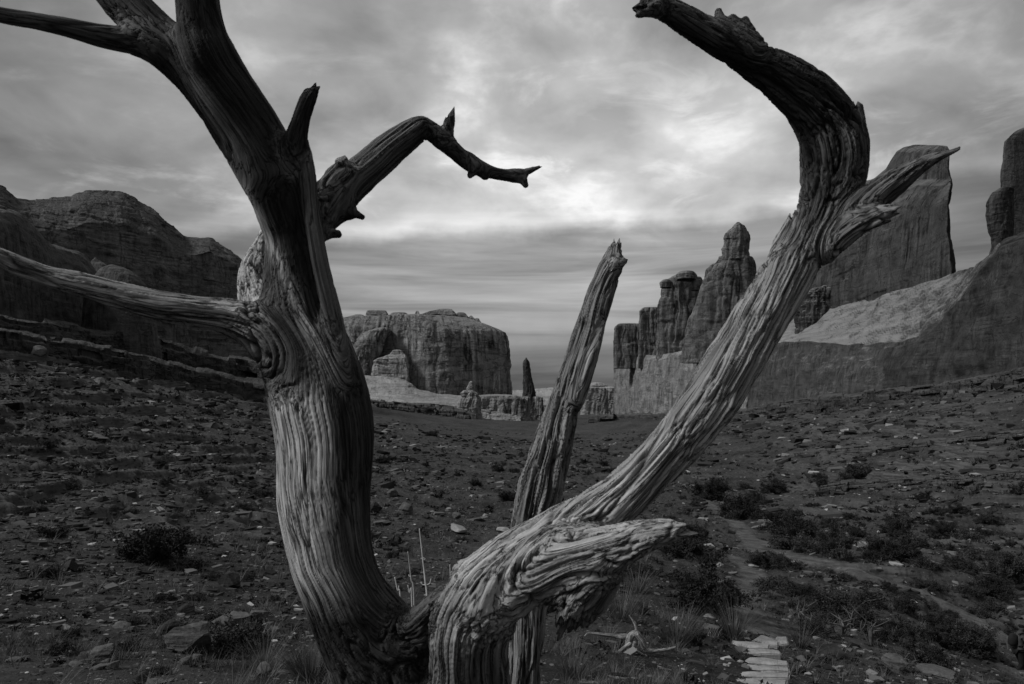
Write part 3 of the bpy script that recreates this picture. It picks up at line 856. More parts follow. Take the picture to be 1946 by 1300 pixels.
        of = {0: 0, 1: 0}
        rows_ = []
        cur = None
        for k_, (o_, m_) in enumerate(beds):
            if k_ % 2 == 1 or cur is None: cur = (pw(5, 26), pw(4, 18))
            if k_ > 0 and k_ % 2 == 1: prev = cur
            rows_.append([(float(a), float(b + th * o_ + cur[0][q] * th * 0.16), float(Yf(a) * (m_ + 0.006 * cur[1][q] * (0 if k_ in (0, len(beds) - 1) else 1)))) for q, (a, b) in enumerate(zip(xs, by))])
        loft("rock_ledge", rows_,
             m_led, Yf(p_[len(p_) // 2]) / F, 620, 4, lab, 'ledge', 'rock ledges along the slopes', back=back, joint=1.6, strata=1.2, lump=5, jw=30, sw=7, block=1.6)
    ledge("dark bedded ledge under the foot of the broad butte", [(640, 752), (700, 762), (760, 768), (820, 776), (868, 782), (905, 790)], 16, lambda p: 470.0, 25)
    ledge("dark bedded ledge under the foot of the tower wall", [(1118, 792), (1166, 790), (1250, 788), (1350, 784), (1450, 777), (1560, 764)], 10, lambda p: wy(max(p, 1166)) * 0.95 if p > 1166 else 440.0, 10)
    ledge("near dark ledge under the smooth slickrock wall", [(1440, 776), (1560, 762), (1680, 746), (1800, 728), (1946, 704), (2100, 680)], 22, lambda p: wy(p) * 0.94, 6)
    def gledge(lab, pts, th):
        ax = [a for a, _ in pts]; ay = [hit(a, b + th * 0.9, 4.0) for a, b in pts]
        ledge(lab, pts, th, lambda p: float(np.interp(p, ax, ay)), 3)
    gledge("thin bedded ledge high on the right slope under the dark dome", [(1590, 800), (1650, 796), (1720, 786), (1790, 779), (1860, 766), (1940, 752), (2040, 735)], 9)
    gledge("middle bedded ledge across the right slope", [(1500, 862), (1560, 856), (1640, 851), (1720, 842), (1800, 836), (1880, 826), (1960, 818), (2060, 806)], 10)
    gledge("lowest broken ledge across the right slope above the bushes", [(1560, 925), (1620, 918), (1700, 916), (1780, 908), (1860, 905), (1950, 896), (2050, 888)], 13)
    ledge("upper dark ledge below the rounded domes", [(-200, 560), (0, 604), (110, 622), (220, 640), (330, 655), (470, 690), (580, 715)], 26, lambda p: np.interp(p, [-200, 0, 220, 470], [95, 108, 138, 200]), 14)
    ledge("lower dark ledge below the rounded domes", [(-200, 600), (0, 638), (120, 655), (240, 676), (360, 700), (480, 728), (580, 748)], 30, lambda p: np.interp(p, [-200, 0, 240, 480], [78, 88, 112, 150]), 10)


rock_formations()


# ------------------------------------------------------------------ wood: limbs grown as one skin, then parted limb by limb
def spline(pts, ds=0.006):
    """pts rows (x, y, z, r) -> dense points along a Catmull-Rom curve"""
    p = np.asarray(pts, float)
    q = np.concatenate([[2 * p[0] - p[1]], p, [2 * p[-1] - p[-2]]])
    out = []
    for i in range(1, len(q) - 2):
        n = max(2, int(np.linalg.norm(q[i + 1, :3] - q[i, :3]) / ds))
        t = np.linspace(0, 1, n, endpoint=False)[:, None]
        a, b, c, d = q[i - 1], q[i], q[i + 1], q[i + 2]
        out.append(0.5 * ((2 * b) + (c - a) * t + (2 * a - 5 * b + 4 * c - d) * t ** 2 + (3 * b - a - 3 * c + d) * t ** 3))
    out.append(p[-1:])
    o = np.concatenate(out)
    lo = np.minimum.reduce([p[:, 3].min()])
    o[:, 3] = np.maximum(o[:, 3], lo * 0.8)
    return o


def frames(c):
    T = np.gradient(c, axis=0)
    T /= np.linalg.norm(T, axis=1)[:, None] + 1e-9
    N = np.zeros_like(c)
    v = np.array([0.3, -1.0, 0.2])
    for i in range(len(c)):
        v = v - T[i] * (v @ T[i])
        v /= np.linalg.norm(v)
        N[i] = v
    return T, N, np.cross(T, N)


def tube_mesh(c, r, n=14):
    T, N, B = frames(c)
    a = np.linspace(0, 2 * math.pi, n, endpoint=False)
    ring = c[:, None] + r[:, None, None] * (np.cos(a)[None, :, None] * N[:, None] + np.sin(a)[None, :, None] * B[:, None])
    V = ring.reshape(-1, 3)
    m = len(c)
    Q = grid_quads(m, n, True)
    V = np.concatenate([V, [c[0] - T[0] * r[0] * 0.6, c[-1] + T[-1] * r[-1] * 0.6]])
    k = np.arange(n); k2 = (k + 1) % n
    T1 = np.stack([k2, k, np.full(n, m * n)], 1)
    T2 = np.stack([(m - 1) * n + k, (m - 1) * n + k2, np.full(n, m * n + 1)], 1)
    return V, Q, np.concatenate([T1, T2])


class Limb:
    def __init__(s, kind, rows, Y=None, tone=0.5, twist=1.5, flute=1.0, fray=0.0, label=None, relief=1.0, shrink=1.0):
        """rows: (photo x, photo y, width in photo pixels, depth)"""
        p = []
        kw = shrink
        for r in rows:
            y = r[3] if len(r) > 3 else Y
            a = at(r[0], r[1], y)
            p.append((a[0], a[1], a[2], r[2] * kw / 2.0 / F * y))
        s.kind, s.tone, s.twist, s.flute, s.fray, s.label, s.relief = kind, tone, twist, flute, fray, label, relief
        d = spline(p)
        s.c, s.r = d[:, :3], d[:, 3]
        s.T, s.N, s.B = frames(s.c)
        s.s = np.concatenate([[0], np.cumsum(np.linalg.norm(np.diff(s.c, axis=0), axis=1))])


def grow(limbs, voxel, kmix, tone_fn=None, deep=1.0, seed=0.0):
    Vs, Qs, Ts, off = [], [], [], 0
    for L in limbs:
        V, Q, T = tube_mesh(L.c[::2] if len(L.c) > 8 else L.c, L.r[::2] if len(L.c) > 8 else L.r, 18)
        Vs.append(V); Qs.append(Q + off); Ts.append(T + off); off += len(V)
    me = new_mesh("skin", np.concatenate(Vs), [np.concatenate(Qs), np.concatenate(Ts)])
    ob = bpy.data.objects.new("skin", me); COL.objects.link(ob)
    md = ob.modifiers.new("r", 'REMESH'); md.mode = 'VOXEL'; md.voxel_size = voxel; md.adaptivity = 0
    dg = bpy.context.evaluated_depsgraph_get()
    ev = ob.evaluated_get(dg)
    m2 = ev.to_mesh()
    nv = len(m2.vertices)
    V = np.empty(nv * 3, np.float32); m2.vertices.foreach_get('co', V); V = V.reshape(-1, 3).astype(np.float64)
    lv = np.empty(len(m2.loops), np.int32); m2.loops.foreach_get('vertex_index', lv)
    lt = np.empty(len(m2.polygons), np.int32); m2.polygons.foreach_get('loop_total', lt)
    ls = np.empty(len(m2.polygons), np.int32); m2.polygons.foreach_get('loop_start', ls)
    q = ls[lt == 4]
    Q = lv[q[:, None] + np.arange(4)]
    ev.to_mesh_clear()
    bpy.data.objects.remove(ob); bpy.data.meshes.remove(me)

    nl = len(limbs)

    def field(V):
        D = np.full((nl, len(V)), 1e3); J = np.zeros((nl, len(V)), int)
        for k, L in enumerate(limbs):
            m = L.r.max() + 0.10
            lo = L.c.min(0) - m; hi = L.c.max(0) + m
            ix = np.where(((V > lo) & (V < hi)).all(1))[0]
            c2 = (L.c ** 2).sum(1)
            for a in range(0, len(ix), 20000):
                i = ix[a:a + 20000]
                v = V[i]
                d = np.sqrt(np.maximum((v ** 2).sum(1)[:, None] + c2[None] - 2 * v @ L.c.T, 1e-12)) - L.r[None]
                j = d.argmin(1)
                D[k, i] = d[np.arange(len(i)), j]; J[k, i] = j
        mn = D.min(0)
        W = np.exp(-(D - mn) / kmix)
        sw = W.sum(0)
        f = mn - kmix * np.log(sw)
        W /= sw
        g_ = np.zeros_like(V)
        for k, L in enumerate(limbs):
            ix = np.where(W[k] > 1e-3)[0]
            n = V[ix] - L.c[J[k, ix]]
            n /= np.linalg.norm(n, axis=1)[:, None] + 1e-9
            g_[ix] += W[k, ix][:, None] * n
        gl = np.linalg.norm(g_, axis=1)
        return f, g_ / (gl[:, None] + 1e-6), np.clip(gl, 0.35, 1), W, J

    for it in range(3):
        f, n, gl, W, J = field(V)
        V = V - np.clip(f / gl, -0.02, 0.02)[:, None] * n
    f, n, gl, W, J = field(V)
    Gc = np.zeros((nv, 3)); tone = np.zeros(nv); flute = np.zeros(nv); rad = np.zeros(nv); rel = np.zeros(nv)
    tip = np.zeros((nv, 3)); tipm = np.zeros(nv)
    for k, L in enumerate(limbs):
        ix = np.where(W[k] > 1e-3)[0]
        j = J[k, ix]; w = W[k, ix]
        o = V[ix] - L.c[j]
        a = (o * L.N[j]).sum(1); b = (o * L.B[j]).sum(1)
        s_ = L.s[j] + (o * L.T[j]).sum(1)
        th = L.twist * s_
        a2 = a * np.cos(th) - b * np.sin(th); b2 = a * np.sin(th) + b * np.cos(th)
        hh = (k * 0.731) % 1.0
        Gc[ix] += w[:, None] * np.stack([a2 + hh * 0.05, b2 + hh * 0.03, s_ + hh * 3], 1)
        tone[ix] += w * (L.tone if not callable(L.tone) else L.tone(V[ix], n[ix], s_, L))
        flute[ix] += w * L.flute; rad[ix] += w * L.r[j]; rel[ix] += w * L.relief
        if L.fray > 0:
            e = L.s[-1] - s_
            m = (1 - sstep(e, -0.01, L.fray)) * w
            tip[ix] += m[:, None] * L.T[j]
            tipm[ix] = np.maximum(tipm[ix], m)
    gc = Gc + seed
    wob = fbm(V * 7 + seed, 2) * 0.010
    A = np.stack([gc[:, 0] + wob, gc[:, 1] - wob, gc[:, 2]], 1)
    big = fbm(A * np.array([17, 17, 1.6]), 3)
    def crack(fx, fz, wd, o_):
        return 1 - np.clip(np.abs(fbm(A * np.array([fx, fx, fz]) + o_, 2)) / wd, 0, 1)
    c1 = crack(24, 0.75, 0.05, 0); c2 = crack(52, 1.3, 0.07, 5); c3 = crack(105, 2.4, 0.10, 9)
    pur = 0.25 + 0.75 * sstep(W.max(0), 0.55, 0.95)
    mA = sstep(perlin(A * np.array([13, 13, 0.9]) + 71), -0.18, 0.16); mB = sstep(perlin(A * np.array([19, 19, 1.6]) + 83), -0.12, 0.22)
    c1, c2, c3 = c1 * pur * (0.45 + 0.55 * mB), c2 * pur * (0.4 + 0.6 * mA), c3 * pur * (1 - 0.45 * mA)
    lump = fbm(V * 6.0 + 20 + seed, 3)
    split = 1 - np.clip(np.abs(perlin(A * np.array([21, 21, 1.0]) + 31)) / 0.045, 0, 1)
    split *= sstep(perlin(A * np.array([8, 8, 1.5]) + 61), -0.05, 0.2)
    plate = np.tanh(7 * perlin(A * np.array([30, 30, 3.2]) + 15))
    fur = np.maximum.reduce([c1, 0.8 * c2, 0.5 * c3, split])
    pit = fbm(V * np.array([38, 38, 26.0]) + 50, 3)
    amp = np.minimum(rad, 0.09)
    d = (big * 0.24 * amp * flute + 0.03 * amp - (c1 * 0.17 + c2 * 0.095 + c3 * 0.055) * amp * flute + lump * 0.20 * amp * np.minimum(rel, 1) + pit * 0.04 * amp - split * 0.16 * amp * flute + plate * 0.055 * amp * pur * sstep(flute, 0.9, 1.4)) * deep * rel
    V = V + n * d[:, None]
    # broken ends: long splinters left standing between deep splits
    sp = fbm(A * np.array([60, 60, 1.0]) + 9, 2)
    V = V + tip * ((sp * 0.085 - 0.01) * 1.0)[:, None]
    V = V - n * (tipm * np.clip(0.15 - sp, 0, 1) * 0.3 * rad)[:, None]
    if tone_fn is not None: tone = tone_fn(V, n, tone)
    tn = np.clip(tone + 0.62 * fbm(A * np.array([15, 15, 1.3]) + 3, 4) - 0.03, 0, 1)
    owner = W.argmax(0)
    return V, Q, A, tn, fur, owner


def part_out(root, limbs, res, mat):
    V, Q, A, tn, fur, owner = res
    fo = owner[Q[:, 0]]
    loc = np.array(root.location) if root is not None else np.zeros(3)
    outs = []
    for k, L in enumerate(limbs):
        q = Q[fo == k]
        if not len(q): continue
        ids = np.unique(q)
        mp = np.full(len(V), -1); mp[ids] = np.arange(len(ids))
        me = new_mesh(L.kind, V[ids] - loc, mp[q])
        attr(me, 'grain', 'FLOAT_VECTOR', A[ids]); attr(me, 'tone', 'FLOAT', tn[ids]); attr(me, 'furrow', 'FLOAT', fur[ids])
        o = link(L.kind, me, mat, root)
        if L.label: o['label'] = L.label
        outs.append(o)
    return outs


def dead_tree():
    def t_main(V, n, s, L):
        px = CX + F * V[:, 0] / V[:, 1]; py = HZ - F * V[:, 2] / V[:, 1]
        # stripped silver wood on the outer face of the lower trunk, bark elsewhere; its low tone also paints in shade on the overhang and right side
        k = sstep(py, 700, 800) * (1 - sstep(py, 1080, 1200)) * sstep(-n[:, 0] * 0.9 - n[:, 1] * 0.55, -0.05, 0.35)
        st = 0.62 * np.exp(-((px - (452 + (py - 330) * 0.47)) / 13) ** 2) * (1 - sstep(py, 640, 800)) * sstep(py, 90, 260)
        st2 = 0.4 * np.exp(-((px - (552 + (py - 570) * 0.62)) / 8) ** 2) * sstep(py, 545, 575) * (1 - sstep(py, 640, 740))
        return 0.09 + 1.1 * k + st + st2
    def t_side(V, n, s, L):
        px = CX + F * V[:, 0] / V[:, 1]
        return 0.74 - 0.6 * sstep(px, 430, 540)
    def t_right(V, n, s, L):
        py = HZ - F * V[:, 2] / V[:, 1]
        return 0.22 + 0.52 * sstep(py, 330, 620) * (1 - sstep(py, 1120, 1300))
    limbs = [
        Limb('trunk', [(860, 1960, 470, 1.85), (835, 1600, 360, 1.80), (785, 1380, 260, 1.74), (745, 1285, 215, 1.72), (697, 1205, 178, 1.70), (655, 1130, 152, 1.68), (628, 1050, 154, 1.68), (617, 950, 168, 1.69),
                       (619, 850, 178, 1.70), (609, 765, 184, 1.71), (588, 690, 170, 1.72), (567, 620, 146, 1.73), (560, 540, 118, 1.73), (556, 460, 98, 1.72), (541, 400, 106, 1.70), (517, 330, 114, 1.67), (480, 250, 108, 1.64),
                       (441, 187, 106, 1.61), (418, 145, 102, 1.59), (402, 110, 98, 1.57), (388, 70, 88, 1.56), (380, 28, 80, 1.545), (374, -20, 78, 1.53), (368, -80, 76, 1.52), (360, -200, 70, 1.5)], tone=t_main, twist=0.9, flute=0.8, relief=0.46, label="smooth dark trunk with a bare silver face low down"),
        Limb('branch', [(508, 330, 84, 1.655), (470, 280, 88, 1.64), (448, 246, 88, 1.63), (418, 198, 88, 1.61), (380, 150, 84, 1.60), (338, 106, 82, 1.59), (286, 54, 80, 1.58), (230, -5, 84, 1.58), (190, -70, 80, 1.58), (140, -170, 70, 1.58)], tone=0.12, twist=0.7, relief=0.6),
        Limb('branch', [(395, 140, 60, 1.60), (335, 100, 64, 1.585), (270, 82, 50, 1.56), (200, 70, 42, 1.53), (130, 53, 35, 1.48), (60, 39, 31, 1.43), (0, 28, 29, 1.38), (-90, 5, 26, 1.3)], tone=0.15, twist=1.0, relief=0.8),
        Limb('branch', [(625, 800, 70, 1.67), (590, 735, 96, 1.67), (545, 672, 104, 1.67), (495, 628, 88, 1.67), (440, 604, 70, 1.66), (370, 592, 62, 1.63), (300, 580, 57, 1.6), (220, 560, 51, 1.57), (150, 540, 46, 1.54), (90, 525, 38, 1.52), (40, 507, 40, 1.5), (0, 488, 34, 1.48), (-80, 455, 30, 1.45)], tone=t_side, twist=1.2, flute=1.3,
             label="grey side branch sweeping out level from the trunk"),
        Limb('stump', [(530, 660, 90, 1.79), (506, 600, 90, 1.81), (492, 550, 74, 1.83), (488, 515, 60, 1.84), (494, 478, 40, 1.85), (502, 440, 20, 1.86)], tone=1.35, twist=0.3, flute=1.2, relief=1.0, fray=0.07, label="pale broken branch stump with splintered top"),
        Limb('bark_strip', [(655, 720, 24, 1.65), (634, 610, 32, 1.655), (608, 500, 30, 1.65), (592, 400, 28, 1.645), (584, 330, 27, 1.64), (576, 282, 20, 1.64)], tone=0.12, twist=0.2, flute=1.6, fray=0.03),
        Limb('stump', [(548, 320, 34, 1.64), (560, 275, 40, 1.62), (574, 225, 34, 1.59), (588, 185, 30, 1.57), (597, 164, 22, 1.56)], tone=0.06, twist=0.5, flute=1.5, fray=0.05, label="short black snapped stump standing up"),
        Limb('branch', [(575, 452, 60, 1.74), (610, 412, 74, 1.79), (655, 364, 72, 1.83), (700, 322, 68, 1.87), (745, 283, 63, 1.91), (775, 260, 58, 1.94), (796, 245, 48, 1.955), (808, 243, 38, 1.96), (828, 256, 34, 1.97), (850, 274, 33, 1.99), (880, 300, 30, 2.01), (915, 320, 25, 2.03), (950, 331, 23, 2.05), (980, 333, 20, 2.06), (1000, 327, 14, 2.07), (1019, 319, 10, 2.07)], tone=0.26, twist=0.9, flute=1.1, fray=0.01, shrink=0.93,
             label="crooked branch bent down towards its tip"),
        Limb('twig', [(838, 265, 24, 1.975), (850, 250, 20, 1.98), (854, 235, 20, 1.98), (856, 220, 20, 1.98)], tone=0.1, flute=1.6, fray=0.03),
        Limb('twig', [(892, 308, 18, 2.01), (899, 322, 15, 2.0), (893, 334, 9, 2.0)], tone=0.15),
        Limb('twig', [(917, 324, 12, 2.02), (922, 336, 9, 2.02)], tone=0.15),
        Limb('twig', [(982, 335, 14, 2.06), (993, 342, 13, 2.06), (999, 352, 10, 2.06)], tone=0.25),
        Limb('knot', [(606, 366, 28, 1.77), (632, 338, 32, 1.78), (651, 320, 28, 1.79), (649, 303, 22, 1.78)], tone=0.5, flute=1.6),
        Limb('twig', [(655, 393, 14, 1.81), (668, 402, 13, 1.81), (689, 413, 10, 1.81)], tone=0.08),
        Limb('twig', [(650, 399, 8, 1.81), (660, 411, 6, 1.81)], tone=0.08),
        Limb('twig', [(607, 446, 16, 1.76), (625, 444, 15, 1.76), (648, 445, 14, 1.76)], tone=0.12),
        # ---- the leaning right trunk
        Limb('trunk', [(880, 1960, 420, 1.80), (885, 1600, 280, 1.72), (890, 1380, 190, 1.64), (895, 1270, 156, 1.60), (901, 1190, 158, 1.57), (927, 1125, 160, 1.56), (974, 1082, 152, 1.56), (1037, 1048, 138, 1.57), (1100, 1006, 122, 1.6), (1160, 960, 108, 1.63), (1220, 908, 102, 1.66),
                       (1275, 850, 106, 1.69), (1331, 785, 110, 1.72), (1388, 700, 108, 1.75), (1440, 612, 106, 1.78), (1478, 550, 100, 1.8), (1513, 490, 94, 1.82), (1542, 440, 92, 1.83), (1562, 395, 96, 1.84), (1578, 345, 110, 1.84), (1584, 295, 120, 1.83), (1575, 245, 114, 1.82), (1548, 200, 102, 1.8),
                       (1495, 155, 86, 1.78), (1428, 112, 66, 1.75), (1362, 74, 60, 1.72), (1303, 40, 54, 1.7), (1262, 15, 44, 1.68), (1228, 4, 32, 1.67), (1212, 2, 22, 1.66)], tone=t_right, twist=1.3, flute=1.3, fray=0.05, relief=1.1, shrink=0.90,
             label="grooved grey trunk arching over and curling back"),
        Limb('stump', [(925, 1150, 90, 1.535), (985, 1108, 104, 1.525), (1060, 1072, 104, 1.51), (1125, 1054, 98, 1.49), (1185, 1034, 82, 1.46), (1240, 1016, 60, 1.44), (1285, 1008, 40, 1.43), (1312, 1005, 26, 1.42)], tone=0.66, twist=1.2, flute=1.3, fray=0.04, label="blunt broken limb pointing right"),
        Limb('burl', [(1128, 1070, 108, 1.52), (1108, 1110, 112, 1.51), (1090, 1146, 90, 1.505), (1078, 1176, 54, 1.505)], tone=0.40, twist=0.6, flute=1.4, fray=0.03, label="hanging burl under the forking of the trunk"),
        Limb('branch', [(1598, 440, 44, 1.80), (1622, 410, 54, 1.79), (1660, 376, 54, 1.78), (1705, 343, 46, 1.76), (1750, 313, 30, 1.74), (1785, 297, 17, 1.72), (1810, 288, 10, 1.71), (1829, 279, 6, 1.7)], tone=0.32, twist=0.9, flute=1.5,
             label="tapering spike branch pointing up to the right"),
        Limb('stump', [(1572, 475, 44, 1.79), (1602, 446, 48, 1.77), (1640, 424, 38, 1.75), (1672, 411, 32, 1.74), (1687, 407, 28, 1.73)], tone=0.5, twist=0.8, flute=1.7, fray=0.04, label="short splintered stump below the spike branch"),
        Limb('bark_strip', [(1450, 600, 30, 1.80), (1478, 525, 42, 1.82), (1496, 468, 40, 1.83), (1507, 434, 32, 1.84), (1515, 412, 16, 1.84)], tone=0.5, twist=0.2, flute=1.6, fray=0.03),
        Limb('splinter', [(1626, 360, 24, 1.84), (1638, 320, 22, 1.83), (1643, 275, 16, 1.83), (1639, 236, 12, 1.83), (1634, 198, 9, 1.83)], tone=0.15, twist=0.3, flute=1.2),
        Limb('splinter', [(1600, 250, 18, 1.83), (1609, 224, 14, 1.83), (1615, 198, 9, 1.83)], tone=0.15, twist=0.3),
        Limb('twig', [(1386, 74, 20, 1.73), (1377, 56, 20, 1.73), (1368, 40, 17, 1.73), (1365, 22, 13, 1.73)], tone=0.15),
        Limb('twig', [(1434, 96, 26, 1.735), (1429, 76, 28, 1.735), (1421, 56, 19, 1.73), (1417, 38, 11, 1.73)], tone=0.1),
        Limb('twig', [(1414, 80, 13, 1.73), (1403, 56, 13, 1.73), (1392, 34, 11, 1.73)], tone=0.1),
        Limb('twig', [(1245, 16, 22, 1.67), (1228, 21, 16, 1.67), (1213, 28, 9, 1.67)], tone=0.2),
        # ---- saddle between the two trunks
        Limb('root_collar', [(705, 1285, 120, 1.70), (752, 1230, 90, 1.67), (800, 1190, 74, 1.64), (845, 1155, 70, 1.60), (895, 1130, 90, 1.58)], tone=0.10, twist=2, flute=1.8, relief=1.4),
        # ---- thin stem behind
        Limb('trunk', [(925, 1800, 150, 2.35), (962, 1480, 100, 2.35), (990, 1310, 68, 2.35), (1000, 1200, 68, 2.35), (1006, 1100, 74, 2.36), (1014, 1000, 76, 2.37), (1030, 925, 78, 2.38), (1047, 860, 72, 2.4), (1067, 780, 62, 2.41), (1092, 700, 56, 2.42), (1119, 620, 51, 2.43), (1142, 555, 47, 2.44), (1158, 510, 40, 2.44), (1168, 478, 30, 2.45), (1171, 464, 20, 2.45)], tone=0.45, twist=0.5, flute=1.7, fray=0.06, relief=1.2,
             label="thin split stem standing behind, snapped at the top"),
        Limb('splinter', [(1098, 760, 24, 2.38), (1118, 700, 24, 2.38), (1135, 650, 16, 2.39), (1147, 612, 6, 2.4)], tone=0.6, twist=0.2),
        Limb('twig', [(1164, 510, 16, 2.43), (1176, 502, 13, 2.42), (1191, 494, 8, 2.42)], tone=0.3, fray=0.01),
    ]
    root = empty("dead_juniper", (limbs[0].c[0][0], limbs[0].c[0][1], limbs[0].c[0][2]))
    tag(root, "huge twisted dead juniper with bare forked trunks framing the valley", 'tree')
    mat = wood_mat("weathered_wood", 0.007, 0.70)
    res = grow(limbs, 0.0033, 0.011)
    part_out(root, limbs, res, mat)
    return root


dead_tree()


# ------------------------------------------------------------------ loose things on the ground
RNG = np.random.RandomState(5)
random.seed(5)


def gz1(x, y):
    return float(ground_z(np.array([x]), np.array([y]))[0])


def spot(px, py, y0=3.0):
    """ground point seen at a photo point"""
    Y = hit(px, py, y0)
    x = (px - CX) / F * Y
    return x, Y, gz1(x, Y)


def rock_mesh(name, seed, flat=1.0, cuts=14, rough=0.10, sub=4):
    r = np.random.RandomState(seed)
    bm = bmesh.new()
    bmesh.ops.create_icosphere(bm, subdivisions=sub, radius=1.0)
    V = np.array([v.co[:] for v in bm.verts]); Q = np.array([[v.index for v in f.verts] for f in bm.faces])
    bm.free()
    for _ in range(cuts):
        n = r.normal(size=3); n[2] *= 0.7; n /= np.linalg.norm(n)
        d = r.uniform(0.48, 0.80)
        t = V @ n - d
        V = V - np.where(t > 0, t, 0)[:, None] * n * 0.94
    V = V * (1 + rough * 1.3 * fbm(V * 1.6 + seed, 3) + 0.5 * rough * fbm(V * 5 + seed, 3))[:, None]
    lay = np.tanh(3 * perlin(np.stack([V[:, 0] * 0.4 + seed, V[:, 1] * 0.4, V[:, 2] * 4.5], 1)))
    V[:, :2] *= (1 + 0.05 * lay)[:, None]
    V = V * np.array([1.0, r.uniform(0.65, 0.9), r.uniform(0.55, 0.75) * flat])
    V[:, 2] -= V[:, 2].min()
    return new_mesh(name, V, Q, smooth=False)


M_STONE_DARK = stone_mat("dark_boulder_stone", 0.010, 0.045, 1.0)
M_STONE_MID = stone_mat("grey_boulder_stone", 0.028, 0.125, 1.0)
M_STONE_PALE = stone_mat("pale_boulder_stone", 0.10, 0.28, 1.0)
PROTO = {}
for tone, mt in (('dark', M_STONE_DARK), ('mid', M_STONE_MID), ('pale', M_STONE_PALE)):
    for sh, fl in (('boulder', 1.0), ('slab', 0.38)):
        PROTO[tone, sh] = []
        for k in range(4):
            me = rock_mesh(sh, 10 * k + len(PROTO) * 3 + 1, fl, 15)
            me.materials.append(mt)
            PROTO[tone, sh].append(me)


def put_rock(px, py, w, tone='mid', sh='boulder', label=None, group=None, k=None, sink=0.22, rz=None, name=None, tilt=0.12):
    x, Y, z = spot(px, py)
    r = w / 2.0 / F * Y
    me = PROTO[tone, sh][RNG.randint(4) if k is None else k]
    o = bpy.data.objects.new(name or ('boulder' if sh == 'boulder' else 'rock_slab'), me)
    COL.objects.link(o)
    o.scale = (r, r, r)
    o.rotation_euler = (RNG.uniform(-tilt, tilt), RNG.uniform(-tilt, tilt), RNG.uniform(0, 6.28) if rz is None else rz)
    o.location = (x, Y, z - sink * r * (1.0 if sh == 'boulder' else 0.4))
    tag(o, label, 'rock', group)
    return o


NAMED_ROCKS = [
    (372, 1245, 128, 'mid', 'boulder', "biggest weathered boulder among the rocks left of the forked trunk"),
    (318, 1205, 64, 'dark', 'boulder', "smooth dark round boulder just behind the biggest boulder"),
    (355, 1168, 44, 'dark', 'boulder', "egg shaped dark stone above the biggest boulder"),
    (440, 1185, 92, 'mid', 'slab', "tilted grey slab between the biggest boulder and the forked trunk"),
    (496, 1180, 48, 'mid', 'boulder', "round grey boulder touching the tilted slab"),
    (195, 1255, 60, 'mid', 'boulder', "light grey squarish boulder left of the biggest boulder"),
    (272, 1298, 50, 'dark', 'boulder', "low dark stone below the light squarish boulder"),
    (300, 1300, 60, 'mid', 'slab', "flat stone at the lower edge under the biggest boulder"),
    (440, 1112, 52, 'dark', 'boulder', "hollow looking dark rock leaning on a bank beside the trunk"),
    (118, 1197, 42, 'pale', 'slab', "small pale flat stone lying on dark soil far from the trunk"),
    (306, 1131, 18, 'pale', 'boulder', "single white pebble on bare soil above the boulders"),
    (135, 1080, 44, 'dark', 'boulder', "lone dark stone half buried on the smooth soil slope"),
    (272, 822, 36, 'pale', 'slab', "long pale block on the dark left slope"),
    (190, 728, 32, 'pale', 'boulder', "pale split boulder on the left slope under the ledges"),
    (74, 680, 30, 'pale', 'boulder', "squared pale boulder high on the left slope"),
    (160, 720, 30, 'mid', 'slab', "grey flat rock beside the pale split boulder"),
    (140, 695, 34, 'mid', 'slab', "grey slab uphill of the pale split boulder"),
    (185, 838, 60, 'mid', 'slab', "broad worn slab showing through the left slope"),
    (748, 945, 36, 'mid', 'boulder', "upright grey boulder at the back of the rock pile behind the trunk"),
    (768, 975, 62, 'mid', 'boulder', "largest boulder of the rock pile behind the trunk"),
    (712, 972, 44, 'dark', 'boulder', "dark boulder in the rock pile closest to the trunk"),
    (726, 998, 50, 'mid', 'slab', "flat slab at the foot of the rock pile behind the trunk"),
    (852, 972, 20, 'pale', 'boulder', "bright block standing alone right of the rock pile"),
    (903, 990, 50, 'mid', 'slab', "wide grey slab carrying a bright chip, before the thin stem"),
    (924, 982, 18, 'pale', 'boulder', "bright square chip resting at the end of the wide grey slab"),
    (868, 988, 24, 'mid', 'boulder', "small grey boulder between the bright block and the wide slab"),
    (829, 900, 24, 'mid', 'boulder', "grey boulder out on the open flat beyond the rock pile"),
    (932, 912, 28, 'mid', 'slab', "flat grey rock on the flat among low bushes"),
    (868, 1015, 60, 'pale', 'slab', "pale bedrock slab lying flush with the soil"),
    (958, 1018, 46, 'pale', 'slab', "pale bedrock slab next to the arching trunk"),
    (1348, 1172, 40, 'pale', 'slab', "pale elongated rock under the big dark bush"),
    (1705, 1268, 58, 'mid', 'boulder', "grey boulder in the dark corner beyond the steps"),
    (1770, 1278, 110, 'mid', 'slab', "long low rock lying in the dark corner beyond the steps"),
    (1580, 1240, 70, 'dark', 'slab', "dark overhanging flat rock just past the stone steps"),
    (1432, 1080, 26, 'pale', 'slab', "pale stone lying at the bend of the footpath"),
    (1600, 1003, 20, 'pale', 'slab', "pale chip below the big round bush by the trail"),
    (1690, 1042, 34, 'pale', 'slab', "white outcrop left of the dark trailside bush"),
    (1765, 1062, 44, 'pale', 'slab', "white broken outcrop right of the dark trailside bush"),
    (1149, 846, 7, 'pale', 'boulder', "white boulder starting the far cluster seen right of the thin stem"),
    (1160, 845, 10, 'pale', 'slab', "long white rock in the far cluster seen right of the thin stem"),
    (1170, 843, 6, 'pale', 'boulder', "white rock ending the far cluster seen right of the thin stem"),
    (1662, 868, 12, 'pale', 'boulder', "white boulder high on the right slope"),
    (1714, 870, 8, 'pale', 'boulder', "second smaller white boulder high on the right slope"),
    (1482, 866, 7, 'pale', 'boulder', "white block beside the leaning trunk on the right slope"),
]
for r_ in NAMED_ROCKS:
    put_rock(*r_)
